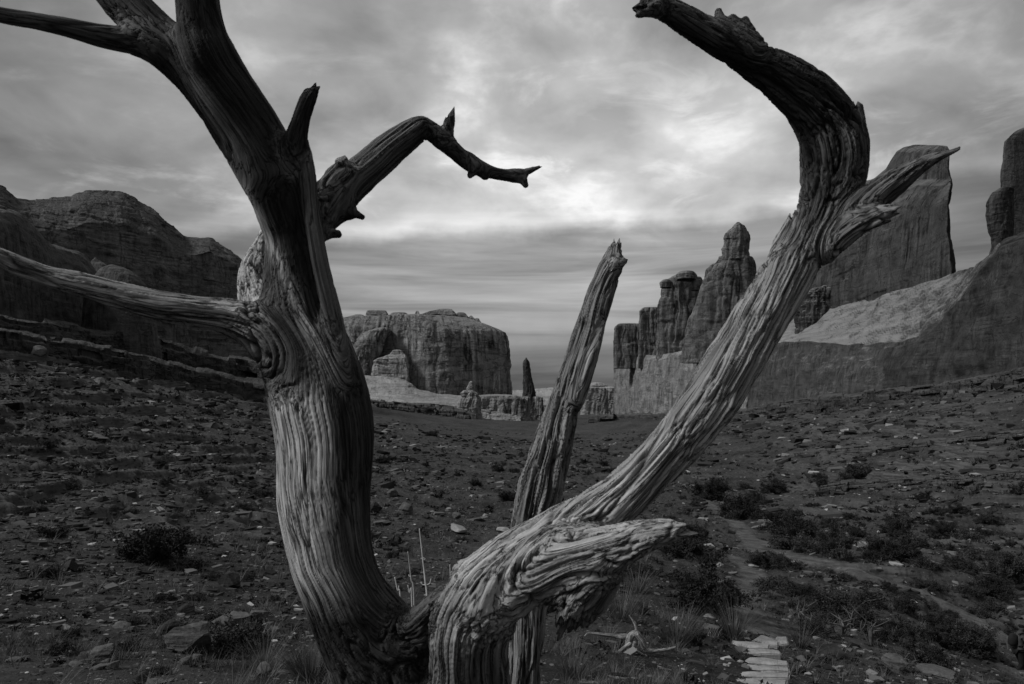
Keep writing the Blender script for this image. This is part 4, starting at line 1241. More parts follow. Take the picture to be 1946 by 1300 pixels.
SCREE = [
    (690, 1010, 880, 1040, 26, 8, 'mid', "small grey stone strewn around the rock pile behind the trunk", "stones around the rock pile"),
    (20, 1180, 560, 1298, 34, 26, 'mid', "smaller grey stone among the near boulders", "stones among the near boulders"),
    (40, 1000, 500, 1180, 16, 9, 'dark', "dark stone lying on the near left soil slope", "stones on the near left slope"),
    (280, 700, 470, 800, 24, 9, 'mid', "grey block in the rubble below the left ledges", "rubble below the left ledges"),
    (20, 650, 300, 860, 20, 11, 'mid', "scattered rock on the upper left slope", "rocks on the upper left slope"),
    (700, 800, 1000, 940, 14, 7, 'mid', "far small rock on the flat in front of the butte", "rocks on the flat before the butte"),
    (1400, 810, 1930, 960, 16, 9, 'mid', "grey rock on the ledgy right slope", "rocks on the right slope"),
    (1560, 890, 1930, 1000, 22, 20, 'mid', "layered slab jutting from the right slope", "slabs on the right slope"),
    (1440, 800, 1940, 1000, 34, 11, 'dark', "dark flat ledge rock on the right slope", "dark ledge rocks on the right slope"),
    (20, 690, 520, 1000,  30, 14, 'dark', "dark angular rock on the left slope", "dark rocks on the left slope"),
    (720, 850, 1010, 1010,  14, 12, 'mid', "grey stone out on the flat beyond the rock pile", "stones on the flat beyond the rock pile"),
    (1180, 830, 1380, 960, 20, 6, 'pale', "pale far stone beside the wash in the valley floor", "pale stones in the valley floor"),
]
for (x0, y0, x1, y1, n, w, tn, lab, grp) in SCREE:
    for _ in range(n):
        put_rock(RNG.uniform(x0, x1), RNG.uniform(y0, y1), w * math.exp(RNG.normal(0, 0.4)), tn, 'slab' if (RNG.rand() < 0.45 or 'slab' in lab) else 'boulder', lab, grp, sink=0.3, name='rock')


# ---- gravel: far too many small stones to count
def gravel():
    bm = bmesh.new(); bmesh.ops.create_icosphere(bm, subdivisions=1, radius=1.0)
    bV = np.array([v.co[:] for v in bm.verts]); bQ = np.array([[v.index for v in f.verts] for f in bm.faces]); bm.free()
    n = 26000
    px = RNG.uniform(-120, 2080, n)
    Y = np.exp(RNG.uniform(math.log(4.0), math.log(210), n))
    x = (px - CX) / F * Y
    cl = fbm(np.stack([x / (0.14 * Y), Y / (0.14 * Y) * np.log(Y) * 8, x * 0], 1), 3)
    cl2 = fbm(np.stack([x / 3.0, Y / 3.0, x * 0 + 4], 1), 3)
    keep = (cl2 + 0.25 * RNG.rand(n) > 0.05) & (path_mask(x, Y) < 0.25)
    x, Y = x[keep], Y[keep]; n = len(x)
    z = ground_z(x, Y)
    sz = (1.9 * np.exp(RNG.normal(0, 0.45, n))) / F * Y * np.where(RNG.rand(n) < 0.06, 1.8, 1.0)
    S = sz[:, None] * RNG.uniform(0.5, 1.3, (n, 3)) * np.array([1.2, 1.0, 0.6])
    a = RNG.uniform(0, 6.28, n)
    V = bV[None] * (1 + RNG.normal(0, 0.16, (n, len(bV), 1)))
    V = V * S[:, None]
    c, s_ = np.cos(a)[:, None], np.sin(a)[:, None]
    V = np.stack([V[..., 0] * c - V[..., 1] * s_, V[..., 0] * s_ + V[..., 1] * c, V[..., 2]], -1)
    V = V + np.stack([x, Y, z + sz * 0.15], 1)[:, None]
    Q = (bQ[None] + (np.arange(n) * len(bV))[:, None, None]).reshape(-1, 3)
    me = new_mesh("gravel", V.reshape(-1, 3), Q, smooth=False)
    al = np.clip(0.038 * np.exp(RNG.normal(0, 0.95, n)), 0.01, 0.36)
    attr(me, 'shade', 'FLOAT', np.repeat(al, len(bV)))
    m, gg, b = new_mat("gravel_stone")
    A = gg.n('ShaderNodeAttribute', attribute_name='shade').outputs['Fac']
    finish(gg, b, A)
    tag(link("gravel", me, m), "loose stones strewn over the desert soil", 'gravel', kind='stuff')


gravel()


def rubble():
    """the small broken rock of the slopes beyond the named ones"""
    n = 15000
    px = RNG.uniform(-150, 2120, n)
    Y = np.exp(RNG.uniform(math.log(8), math.log(230), n))
    x = (px - CX) / F * Y
    side = np.maximum(sstep(px, 900, 350), sstep(px, 1300, 1600))
    d = fbm(np.stack([x / (0.10 * Y + 1), np.log(Y) * 7, x * 0 + 2], 1), 4)
    keep = (d + 0.35 * side + 0.3 * (RNG.rand(n) - 0.5) > 0.08) & (path_mask(x, Y) < 0.2)
    x, Y = x[keep], Y[keep]; n = len(x)
    z = ground_z(x, Y)
    sz = np.exp(RNG.normal(math.log(3.2), 0.45, n)) / F * Y
    cube = np.array([[a, b, c] for a in (-1, 1) for b in (-1, 1) for c in (-1, 1)], float)
    q = np.array([[0, 1, 3, 2], [4, 6, 7, 5], [0, 4, 5, 1], [2, 3, 7, 6], [0, 2, 6, 4], [1, 5, 7, 3]])
    V = cube[None] * (1 + RNG.normal(0, 0.22, (n, 8, 3))) * (sz[:, None] * np.stack([RNG.uniform(0.7, 1.7, n), RNG.uniform(0.6, 1.1, n), RNG.uniform(0.25, 0.6, n)], 1))[:, None]
    a = RNG.normal(0, 0.6, n); c, s_ = np.cos(a)[:, None], np.sin(a)[:, None]
    V = np.stack([V[..., 0] * c - V[..., 1] * s_, V[..., 0] * s_ + V[..., 1] * c, V[..., 2] + V[..., 0] * RNG.normal(0, 0.15, (n, 1))], -1)
    V = V + np.stack([x, Y, z + sz * 0.12], 1)[:, None]
    Q = (q[None] + (np.arange(n) * 8)[:, None, None]).reshape(-1, 4)
    me = new_mesh("rubble", V.reshape(-1, 3), Q, smooth=False)
    al = np.clip(0.034 * np.exp(RNG.normal(0, 0.95, n)), 0.006, 0.34)
    attr(me, 'shade', 'FLOAT', np.repeat(al, 8))
    tag(link("rubble", me, bpy.data.materials["gravel_stone"]), "broken rock strewn over both slopes", 'rubble', kind='stuff')


rubble()


# ---- foliage
def blades(n, c, R_, H, w, lean=0.5, seed=0, seg=3):
    """n grass blades rising from a tuft of radius R_"""
    r = np.random.RandomState(seed)
    a = r.uniform(0, 6.28, n); rad = R_ * np.sqrt(r.rand(n))
    o = np.stack([c[0] + rad * np.cos(a) * 0.4, c[1] + rad * np.sin(a) * 0.4, np.full(n, c[2])], 1)
    h = H * r.uniform(0.5, 1.1, n); ln = lean * r.uniform(0.2, 1.0, n)
    d = np.stack([np.cos(a) * ln, np.sin(a) * ln, np.ones(n)], 1)
    t = np.linspace(0, 1, seg + 1)
    P = o[:, None] + d[:, None] * (t[None, :, None] * h[:, None, None]) * np.array([1, 1, 1.0]) + np.stack([np.cos(a), np.sin(a), -0.6 * np.ones(n)], 1)[:, None] * (t[None, :, None] ** 2 * (h * ln * 0.5)[:, None, None])
    wv = np.stack([-np.sin(a + r.uniform(-1, 1, n)), np.cos(a), np.zeros(n)], 1)[:, None] * (w * (1 - 0.85 * t))[None, :, None]
    V = np.stack([P - wv, P + wv], 2).reshape(-1, 3)
    m = 2 * (seg + 1)
    q = np.array([[2 * k, 2 * k + 1, 2 * k + 3, 2 * k + 2] for k in range(seg)])
    Q = (q[None] + (np.arange(n) * m)[:, None, None]).reshape(-1, 4)
    return V, Q


def leaves(C, n, size, seed):
    """n small leaf faces around the points C"""
    r = np.random.RandomState(seed)
    c = C[r.randint(len(C), size=n)] + r.normal(0, 1, (n, 3)) * size * 1.6
    d1 = r.normal(size=(n, 3)); d1 /= np.linalg.norm(d1, axis=1)[:, None]
    d2 = r.normal(size=(n, 3)); d2 -= d1 * (d1 * d2).sum(1)[:, None]; d2 /= np.linalg.norm(d2, axis=1)[:, None]
    s1 = size * r.uniform(0.6, 1.4, n)[:, None]; s2 = s1 * r.uniform(0.25, 0.5, n)[:, None]
    V = np.stack([c - d1 * s1, c + d2 * s2, c + d1 * s1, c - d2 * s2], 1).reshape(-1, 3)
    return V, np.arange(4 * n).reshape(-1, 4)


def shrub_meshes(seed, h=0.75, nstem=26, nleaf=13000, leaf=0.030, open_=1.0):
    """a desert bush about 2 wide (radius 1): many stems fanning from the base, leaves on the outer twigs"""
    r = np.random.RandomState(seed)
    pts, SV, SQ, off = [], [], [], 0
    for i in range(nstem):
        a = r.uniform(0, 6.28); el = math.acos(r.uniform(0.05, 0.98)); L = r.uniform(0.6, 1.0)
        lob = 0.75 + 0.5 * perlin(np.array([[math.cos(a) * 1.2 + seed, math.sin(a) * 1.2, el]]))[0] * 1.6
        end = np.array([math.cos(a) * math.sin(el), math.sin(a) * math.sin(el), math.cos(el) * h * 1.15 + 0.12]) * L * lob
        t = np.linspace(0, 1, 7)[:, None]
        c = end * t + np.array([0, 0, 0.12]) * np.sin(t * math.pi) + np.cumsum(r.normal(0, 0.018, (7, 3)), 0) * t
        V, Q, T = tube_mesh(c, np.linspace(0.022, 0.006, 7), 5)
        SV.append(V); SQ.append(Q + off); off += len(V)
        for k in range(3):
            j = r.randint(3, 7); e2 = c[j] + r.normal(0, 0.17, 3) + end * 0.12
            e2[2] = max(e2[2], 0.03)
            cc_ = c[j] + (e2 - c[j]) * np.linspace(0, 1, 4)[:, None]
            V, Q, T = tube_mesh(cc_, np.linspace(0.010, 0.004, 4), 4)
            SV.append(V); SQ.append(Q + off); off += len(V)
            pts += list(cc_[1:])
        pts += list(c[4:])
    V, Q = leaves(np.array(pts), nleaf, leaf, seed + 1)
    V[:, 2] = np.maximum(V[:, 2], 0.01)
    sme = new_mesh("stem", np.concatenate(SV), np.concatenate(SQ))
    fme = new_mesh("foliage", V, Q, smooth=False)
    return sme, fme


M_LEAF = plain_mat("dark_scrub_leaves", 0.006, 0.042, 3.0, 0.9)
M_LEAF2 = plain_mat("grey_scrub_leaves", 0.015, 0.055, 3.0, 0.9)
M_STEM = plain_mat("shrub_stems", 0.03, 0.10, 6.0)
M_STRAW = plain_mat("dry_grass", 0.035, 0.15, 1.5)
M_STALK = plain_mat("bleached_stalk", 0.35, 0.6, 8.0)
BUSH = []
for k in range(5):
    a, b = shrub_meshes(100 + k * 7, h=0.72 + 0.08 * k)
    a.materials.append(M_STEM); b.materials.append(M_LEAF)
    BUSH.append((a, b))
LOW = []
for k in range(3):
    a, b = shrub_meshes(300 + k * 7, h=0.42, nstem=18, nleaf=4200, leaf=0.045)
    a.materials.append(M_STEM); b.materials.append(M_LEAF2)
    LOW.append((a, b))


def put_bush(px, py, w, kind, label, group=None, name='desert_shrub', zs=1.0):
    x, Y, z = spot(px, py)
    r = w / 2.0 / F * Y * 1.3
    lib = BUSH if kind == 'dark' else LOW
    a, b = lib[RNG.randint(len(lib))]
    t = empty(name, (x, Y, z - 0.05 * r), RNG.uniform(0, 6.28))
    t.scale = (r, r, r * zs)
    for me in (a, b):
        o = bpy.data.objects.new(me.name.split('.')[0], me)
        COL.objects.link(o); o.parent = t
    tag(t, label, 'shrub', group)


NAMED_BUSHES = [
    (1345, 1165, 160, 'dark', "big dark bush between the footpath and the fallen branch", 1.05),
    (1512, 1020, 98, 'dark', "big round bush standing at the head of the sandy trail", 1.1),
    (1400, 985, 84, 'dark', "dark bush left of the bend in the footpath", 1.1),
    (1348, 945, 64, 'dark', "bush against the underside of the leaning trunk", 1.1),
    (1455, 1080, 56, 'dark', "black low bush right of the footpath", 0.9),
    (1490, 1078, 52, 'dark', "black low bush touching the one right of the footpath", 0.9),
    (1300, 1065, 110, 'dark', "dark bush half hidden behind the blunt broken limb", 0.9),
    (1590, 1058, 80, 'dark', "dark bush at the near edge of the sandy trail", 0.9),
    (1605, 1175, 130, 'dark', "large untidy bush below the sandy trail", 0.9),
    (1720, 1165, 50, 'dark', "small compact bush beside the lower trail", 1.2),
    (1785, 1190, 66, 'dark', "spiky bush right of the small compact bush", 1.0),
    (1838, 1235, 100, 'dark', "wide dark bush nearest the walking hiker", 0.9),
    (1765, 1262, 90, 'dark', "dark bush in front of the wide one near the hiker", 1.0),
    (1720, 1065, 70, 'dark', "dark bush between the two white outcrops", 0.9),
    (1925, 1110, 100, 'dark', "black bush at the far edge above the hiker", 1.1),
    (1430, 955, 46, 'dark', "bush just above the head of the footpath", 1.0),
    (1480, 935, 40, 'dark', "bush on the slope above the big round bush", 1.0),
    (300, 1065, 150, 'dark', "large dark bush on the near left slope", 0.95),
    (240, 705, 62, 'low', "low mound of scrub on the upper left slope", 1.0),
    (965, 955, 40, 'dark', "spiny bush on the flat left of the thin stem", 1.0),
    (905, 922, 24, 'dark', "small bush on the flat near a flat grey rock", 1.2),
    (728, 882, 30, 'dark', "dark bush close to the right edge of the forked trunk", 1.0),
    (1112, 880, 18, 'dark', "small round bush seen just right of the thin stem", 1.0),
    (1148, 884, 20, 'dark', "small round bush between the thin stem and the leaning trunk", 1.0),
]
for px, py, w, kd, lab, zs in NAMED_BUSHES:
    put_bush(px, py, w, kd, lab, None, 'desert_shrub', zs)
SCRUB = [
    (1400, 1010, 1900, 1230, 90, 34, 'low', "low grey tuft of scrub beside the sandy trail", "low scrub along the trail"),
    (1180, 1000, 1940, 1240, 46, 44, 'dark', "rounded dark bush on the sandy ground around the trail", "bushes around the trail"),
    (1250, 920, 1450, 1060, 26, 24, 'low', "low grey scrub left of the footpath", "low scrub left of the footpath"),
    (1460, 900, 1940, 1060, 44, 26, 'dark', "small dark bush on the ledgy right slope", "bushes on the right slope"),
    (700, 820, 1000, 930, 26, 14, 'dark', "far small dark bush on the flat before the butte", "bushes on the flat before the butte"),
    (1060, 830, 1180, 960, 14, 13, 'dark', "far dark bush in the valley floor past the thin stem", "bushes in the valley floor"),
    (20, 780, 520, 1000, 36, 26, 'low', "low scrub on the left slope", "low scrub on the left slope"),
    (20, 1000, 540, 1290, 26, 46, 'low', "low scrub between the near rocks on the left", "low scrub among the near rocks"),
    (720, 1000, 1000, 1150, 14, 30, 'low', "low scrub framed between the two trunks", "low scrub between the trunks"),
]
for (x0, y0, x1, y1, n, w, kd, lab, grp) in SCRUB:
    for _ in range(n):
        px, py = RNG.uniform(x0, x1), RNG.uniform(y0, y1)
        x, Y, z = spot(px, py)
        if path_mask(np.array([x]), np.array([Y]))[0] > 0.3: continue
        put_bush(px, py, w * math.exp(RNG.normal(0, 0.35)), kd, lab, grp, 'scrub' if kd == 'low' else 'small_shrub', RNG.uniform(0.7, 1.1))


def grass_cover():
    Vs, Qs, off = [], [], 0
    n = 5200
    px = RNG.uniform(-60, 2010, n)
    Y = np.exp(RNG.uniform(math.log(3.6), math.log(70), n))
    x = (px - CX) / F * Y
    d = fbm(np.stack([x / 2.2, Y / 2.2, x * 0 + 8], 1), 3)
    keep = (d + 0.3 * RNG.rand(n) > 0.12) & (path_mask(x, Y) < 0.3)
    x, Y = x[keep], Y[keep]
    z = ground_z(x, Y)
    for i in range(len(x)):
        s_ = RNG.uniform(0.6, 1.5) * (1 if Y[i] < 14 else 1.5)
        k = 20 if Y[i] < 12 else (11 if Y[i] < 25 else 7)
        V, Q = blades(k, (x[i], Y[i], z[i] - 0.01), 0.10 * s_, 0.17 * s_, max(0.0022, 0.00032 * Y[i]), 0.8, i, 2)
        Vs.append(V); Qs.append(Q + off); off += len(V)
    tag(link("dry_grass", new_mesh("dry_grass", np.concatenate(Vs), np.concatenate(Qs)), M_STRAW), "sparse dry grass growing on the desert soil", 'grass', kind='stuff')


grass_cover()


def ground_scrub():
    """the small dark cushion plants between the bushes, past counting"""
    n = 9000
    px = RNG.uniform(-100, 2050, n)
    Y = np.exp(RNG.uniform(math.log(6), math.log(260), n))
    x = (px - CX) / F * Y
    d = fbm(np.stack([x / (0.12 * Y + 1), np.log(Y) * 6, x * 0 + 12], 1), 4)
    keep = (d + 0.35 * (RNG.rand(n) - 0.5) > 0.04) & (path_mask(x, Y) < 0.25)
    x, Y = x[keep], Y[keep]
    z = ground_z(x, Y); n = len(x)
    m = 34
    sz = np.exp(RNG.normal(math.log(6.5), 0.45, n)) / F * Y
    sz = np.minimum(sz, 0.55)
    c = RNG.normal(0, 1, (n, m, 3)); c /= np.linalg.norm(c, axis=2)[..., None]
    c *= RNG.uniform(0.35, 1.0, (n, m, 1)); c[..., 2] = np.abs(c[..., 2]) * 0.75
    c = c * sz[:, None, None] + np.stack([x, Y, z], 1)[:, None]
    c = c.reshape(-1, 3); k = len(c)
    d1 = RNG.normal(size=(k, 3)); d1 /= np.linalg.norm(d1, axis=1)[:, None]
    d2 = np.cross(d1, RNG.normal(size=(k, 3))); d2 /= np.linalg.norm(d2, axis=1)[:, None]
    s1 = np.repeat(sz, m)[:, None] * RNG.uniform(0.15, 0.4, (k, 1)); s2 = s1 * RNG.uniform(0.25, 0.5, (k, 1))
    V = np.stack([c - d1 * s1, c + d2 * s2, c + d1 * s1, c - d2 * s2], 1).reshape(-1, 3)
    me = new_mesh("ground_scrub", V, np.arange(4 * k).reshape(-1, 4), smooth=False)
    al = np.clip(0.016 * np.exp(RNG.normal(0, 0.6, n)), 0.005, 0.07)
    attr(me, 'shade', 'FLOAT', np.repeat(al, m * 4))
    tag(link("ground_scrub", me, bpy.data.materials["gravel_stone"]), "small dark scrub plants dotting the valley floor and slopes", 'scrub', kind='stuff')


ground_scrub()


def tuft(px, py, w, h, n, label, group=None):
    x, Y, z = spot(px, py, 2.0)
    V, Q = blades(n, (0, 0, -0.01), w / 2 / F * Y, h / F * Y, 0.0016 + 0.00014 * Y, 0.75, int(px + py), 4)
    o = link("grass_tuft", new_mesh("grass_tuft", V, Q), M_STRAW)
    o.location = (x, Y, z)
    tag(o, label, 'grass', group)


for t_ in [(590, 1300, 110, 90, 420, "wiry grass clump at the foot of the forked trunk"),
           (500, 1275, 80, 60, 260, "thin grass clump between boulders and the forked trunk"),
           (1285, 1225, 100, 80, 420, "tall wispy grass clump right of the fallen branch"),
           (1180, 1180, 90, 80, 260, "wispy grass clump behind the fallen branch"),
           (1395, 1210, 80, 80, 260, "wispy grass clump just above the stone steps"),
           (1090, 1285, 120, 60, 300, "short grass clump in front of the fallen branch"),
           (1520, 1225, 60, 60, 200, "thin grass clump right of the topmost step"),
           (1210, 1130, 70, 60, 180, "pale grass clump left of the big dark bush")]:
    tuft(*t_)


# ---- dry stalks between the trunks, seen close up
def stalk(pts, Y, w, side, label, group):
    c = np.array([at(a, b, Y) for a, b in pts])
    q = spline(np.concatenate([c, np.linspace(w * 1.4, w * 0.6, len(c))[:, None]], 1), 0.01)
    V, Q, T = tube_mesh(q[:, :3], q[:, 3], 6)
    t = empty("dry_stalk", c[0])
    o = link("stem", new_mesh("stem", V - c[0], [Q, T]), M_STALK, t)
    for (a, b, a2, b2) in side:
        p = np.array([at(a, b, Y), at((a + a2) / 2 + (a2 - a) * 0.25, b + (b2 - b) * 0.25, Y), at(a2, b2, Y)])
        q = spline(np.concatenate([p, [[w * 0.8], [w * 0.7], [w * 0.5]]], 1), 0.006)
        V, Q, T = tube_mesh(q[:, :3], q[:, 3], 5)
        link("side_shoot", new_mesh("side_shoot", V - c[0], [Q, T]), M_STALK, t)
    tag(t, label, 'plant', group)


def foot(px, Y):
    x = (px - CX) / F * Y
    return HZ - gz1(x, Y) / Y * F + 6


g_ = "dry stalks between the two trunks"
stalk([(818, foot(818, 3.6)), (812, 1160), (808, 1105), (803, 1060), (797, 1005)], 3.6, 0.0040, [(809, 1112, 800, 1106), (809, 1112, 819, 1100), (805, 1064, 808, 1061), (803, 1040, 800, 1036)], "tallest pale dry stalk between the two trunks", g_)
stalk([(792, foot(792, 3.5)), (787, 1150), (781, 1100), (775, 1048)], 3.5, 0.0034, [(781, 1096, 777, 1092)], "second pale dry stalk, standing left of the tallest one", g_)
stalk([(768, foot(768, 3.4)), (762, 1160), (755, 1120), (750, 1097)], 3.4, 0.0034, [(755, 1121, 758, 1113)], "short pale dry stalk closest to the forked trunk", g_)
stalk([(790, foot(790, 3.3)), (783, 1150), (778, 1128), (775, 1112)], 3.3, 0.0030, [], "shortest bare dry stalk between two longer ones", g_)
stalk([(862, foot(862, 3.7)), (858, 1130), (856, 1096), (855, 1073)], 3.7, 0.0034, [(856, 1088, 861, 1078)], "pale dry stalk peeping over the arching trunk", g_)
stalk([(650, foot(650, 2.6)), (646, 1310), (641, 1285), (638, 1265)], 2.6, 0.0022, [(643, 1300, 652, 1272)], "thin pale stalk at the foot of the forked trunk", g_)


# ---- fallen dead branch
def fallen_branch():
    Y = hit(1205, 1240)
    x0, y0, z0 = spot(1205, 1240)
    k = [('root_crown', [(1196, 1236, 16), (1195, 1222, 18), (1200, 1208, 18), (1210, 1204, 16), (1216, 1214, 13), (1213, 1226, 8)], 0.0),
         ('limb', [(1212, 1206, 14), (1219, 1216, 16), (1224, 1228, 16), (1232, 1236, 14), (1248, 1237, 10), (1268, 1234, 7), (1284, 1230, 4)], -0.05),
         ('limb', [(1192, 1210, 14), (1182, 1210, 15), (1172, 1209, 11), (1150, 1207, 9), (1130, 1204, 7), (1118, 1204, 6), (1111, 1209, 3)], 0.05),
         ('twig', [(1208, 1205, 9), (1209, 1196, 7), (1207, 1186, 8), (1203, 1180, 5), (1199, 1174, 3), (1195, 1169, 2)], 0.1),
         ('limb', [(1197, 1224, 11), (1185, 1232, 9), (1174, 1240, 7), (1160, 1249, 3)], -0.15),
         ('limb', [(1206, 1222, 10), (1204, 1232, 8), (1214, 1240, 7), (1228, 1246, 5)], -0.2)]
    limbs = []
    for kind, pts, dy in k:
        L = Limb(kind, [(a, b, w * 0.72, Y + dy) for a, b, w in pts], tone=0.7, twist=3.0, flute=1.0, fray=0.0)
        limbs.append(L)
    root = empty("fallen_branch", (x0, y0, z0))
    tag(root, "bleached gnarled dead branch lying on the soil near the steps", 'dead wood')
    part_out(root, limbs, grow(limbs, 0.0045, 0.005, deep=1.0, seed=30), bpy.data.materials["weathered_wood"])


fallen_branch()


# ---- bare dead shrubs
def dead_shrub(px, py, w, h, label, seed, lean=0.0):
    r = np.random.RandomState(seed)
    x, Y, z = spot(px, py)
    u = Y / F
    t = empty("dead_shrub", (x, Y, z))
    for i in range(6):
        e = np.array([r.uniform(-0.5, 0.5) * w + lean * h, r.uniform(-0.3, 0.3) * w, h * r.uniform(0.5, 1.0)]) * u
        m = e * 0.5 + np.array([r.uniform(-0.25, 0.25) * w, r.uniform(-0.2, 0.2) * w, h * 0.15]) * u
        q = spline(np.array([[0, 0, -0.05, 0.022], [m[0] * 0.6, m[1] * 0.6, m[2] * 0.6, 0.018], [m[0], m[1], m[2], 0.014], [e[0], e[1], e[2], 0.005]]) * np.array([1, 1, 1, u * 110]), 0.02)
        V, Q, T = tube_mesh(q[:, :3], q[:, 3], 6)
        o = link("branch", new_mesh("branch", V, [Q, T]), M_DEADW, t)
        for k in range(2):
            j = r.randint(len(q) // 2, len(q) - 1)
            d = r.normal(0, 0.22, 3) * h * u; d[2] = abs(d[2])
            q2 = spline(np.array([list(q[j, :3]) + [q[j, 3] * 0.7], list(q[j, :3] + d * 0.5 + r.normal(0, 0.03, 3) * h * u) + [q[j, 3] * 0.5], list(q[j, :3] + d) + [q[j, 3] * 0.25]]), 0.02)
            V, Q, T = tube_mesh(q2[:, :3], q2[:, 3], 5)
            link("twig", new_mesh("twig", V, [Q, T]), M_DEADW, o)
    tag(t, label, 'dead shrub')


M_DEADW = plain_mat("dead_twigs", 0.04, 0.12, 6.0)
M_DARKW = plain_mat("dark_twigs", 0.02, 0.06, 6.0)
dead_shrub(1655, 1228, 60, 66, "pale curved bare branches standing past the stone steps", 3)
dead_shrub(1600, 1210, 90, 45, "tangle of bare grey twigs lying past the stone steps", 8)
dead_shrub(1535, 1200, 50, 66, "thin leafless shrub beside the lower trail", 12)


# ---- stone steps
def steps():
    P = [
        ([(1425, 1219), (1446, 1205), (1462, 1210), (1480, 1219), (1479, 1227), (1452, 1224)], "diamond shaped pale slab topping the trail steps", 0.10),
        ([(1474, 1209), (1496, 1209), (1498, 1224), (1482, 1225), (1480, 1218)], "short pale slab right of the topmost diamond slab", 0.06),
        ([(1390, 1216), (1402, 1217), (1430, 1219), (1463, 1224), (1461, 1233), (1430, 1232), (1400, 1233)], "pointed pale slab, second in the flight of steps", 0.14),
        ([(1408, 1234), (1440, 1232), (1482, 1234), (1485, 1243), (1450, 1242), (1411, 1243)], "narrow pale slab with a dark riser, third in the flight of steps", 0.26),
        ([(1416, 1252), (1424, 1248), (1450, 1249), (1497, 1256), (1499, 1265), (1460, 1263), (1419, 1261)], "broad pale slab, fourth in the flight of steps", 0.16),
        ([(1412, 1264), (1420, 1262), (1460, 1264), (1500, 1267), (1501, 1276), (1450, 1274), (1415, 1273)], "pale slab with rounded left end, fifth in the flight of steps", 0.16),
        ([(1408, 1275), (1450, 1275), (1501, 1279), (1500, 1288), (1450, 1288), (1406, 1286)], "pale cracked slab, sixth in the flight of steps", 0.16),
        ([(1399, 1287), (1450, 1289), (1497, 1290), (1495, 1302), (1440, 1301), (1396, 1299)], "pale slab, last whole one above the edge of the photo", 0.16),
        ([(1394, 1301), (1440, 1302), (1492, 1304), (1490, 1322), (1440, 1322), (1390, 1320)], "pale slab nearest the viewer, cut by the edge of the photo", 0.16),
    ]
    r = np.random.RandomState(4)
    for i, (pts, lab, th) in enumerate(P):
        cx = np.mean([p[0] for p in pts]); cy = np.mean([p[1] for p in pts])
        x, Y, z = spot(cx, cy)
        zt = float(base_z(x, Y)) + 0.24
        W = []
        for a, b in pts:
            yy = -zt * F / (b - HZ)
            W.append(((a - CX) / F * yy, yy))
        W = np.array(W); c = W.mean(0)
        bm = bmesh.new()
        top = [bm.verts.new((p[0] - c[0], p[1] - c[1], 0)) for p in W]
        f = bm.faces.new(top)
        if f.normal.z < 0: f.normal_flip()
        bm.normal_update()
        ex = bmesh.ops.extrude_face_region(bm, geom=[f])
        vs = [v for v in ex['geom'] if isinstance(v, bmesh.types.BMVert)]
        zs = min(v.co.z for v in bm.verts)
        for v in vs: v.co.z += 0.0
        for v in top: v.co.z -= th + 0.12; v.co.x *= 1.03; v.co.y *= 1.03
        bmesh.ops.recalc_face_normals(bm, faces=bm.faces[:])
        bmesh.ops.bevel(bm, geom=bm.edges[:], offset=0.022, segments=2, affect='EDGES')
        bmesh.ops.subdivide_edges(bm, edges=[e for e in bm.edges if e.calc_length() > 0.12], cuts=6, use_grid_fill=True)
        bmesh.ops.triangulate(bm, faces=bm.faces[:])
        for v in bm.verts:
            q = np.array([[v.co.x * 4 + i * 3, v.co.y * 4, v.co.z * 6]])
            n_ = fbm(q, 3)[0]
            v.co.z += n_ * 0.035; v.co.x += n_ * 0.02
        me = bpy.data.meshes.new("stone_step"); bm.to_mesh(me); bm.free()
        for p in me.polygons: p.use_smooth = False
        o = link("stone_step", me, M_STEP)
        o.location = (c[0], c[1], zt)
        tag(o, lab, 'step', 'stone slab steps of the trail')


M_STEP = stone_mat("pale_step_stone", 0.13, 0.33, 2.2)
steps()


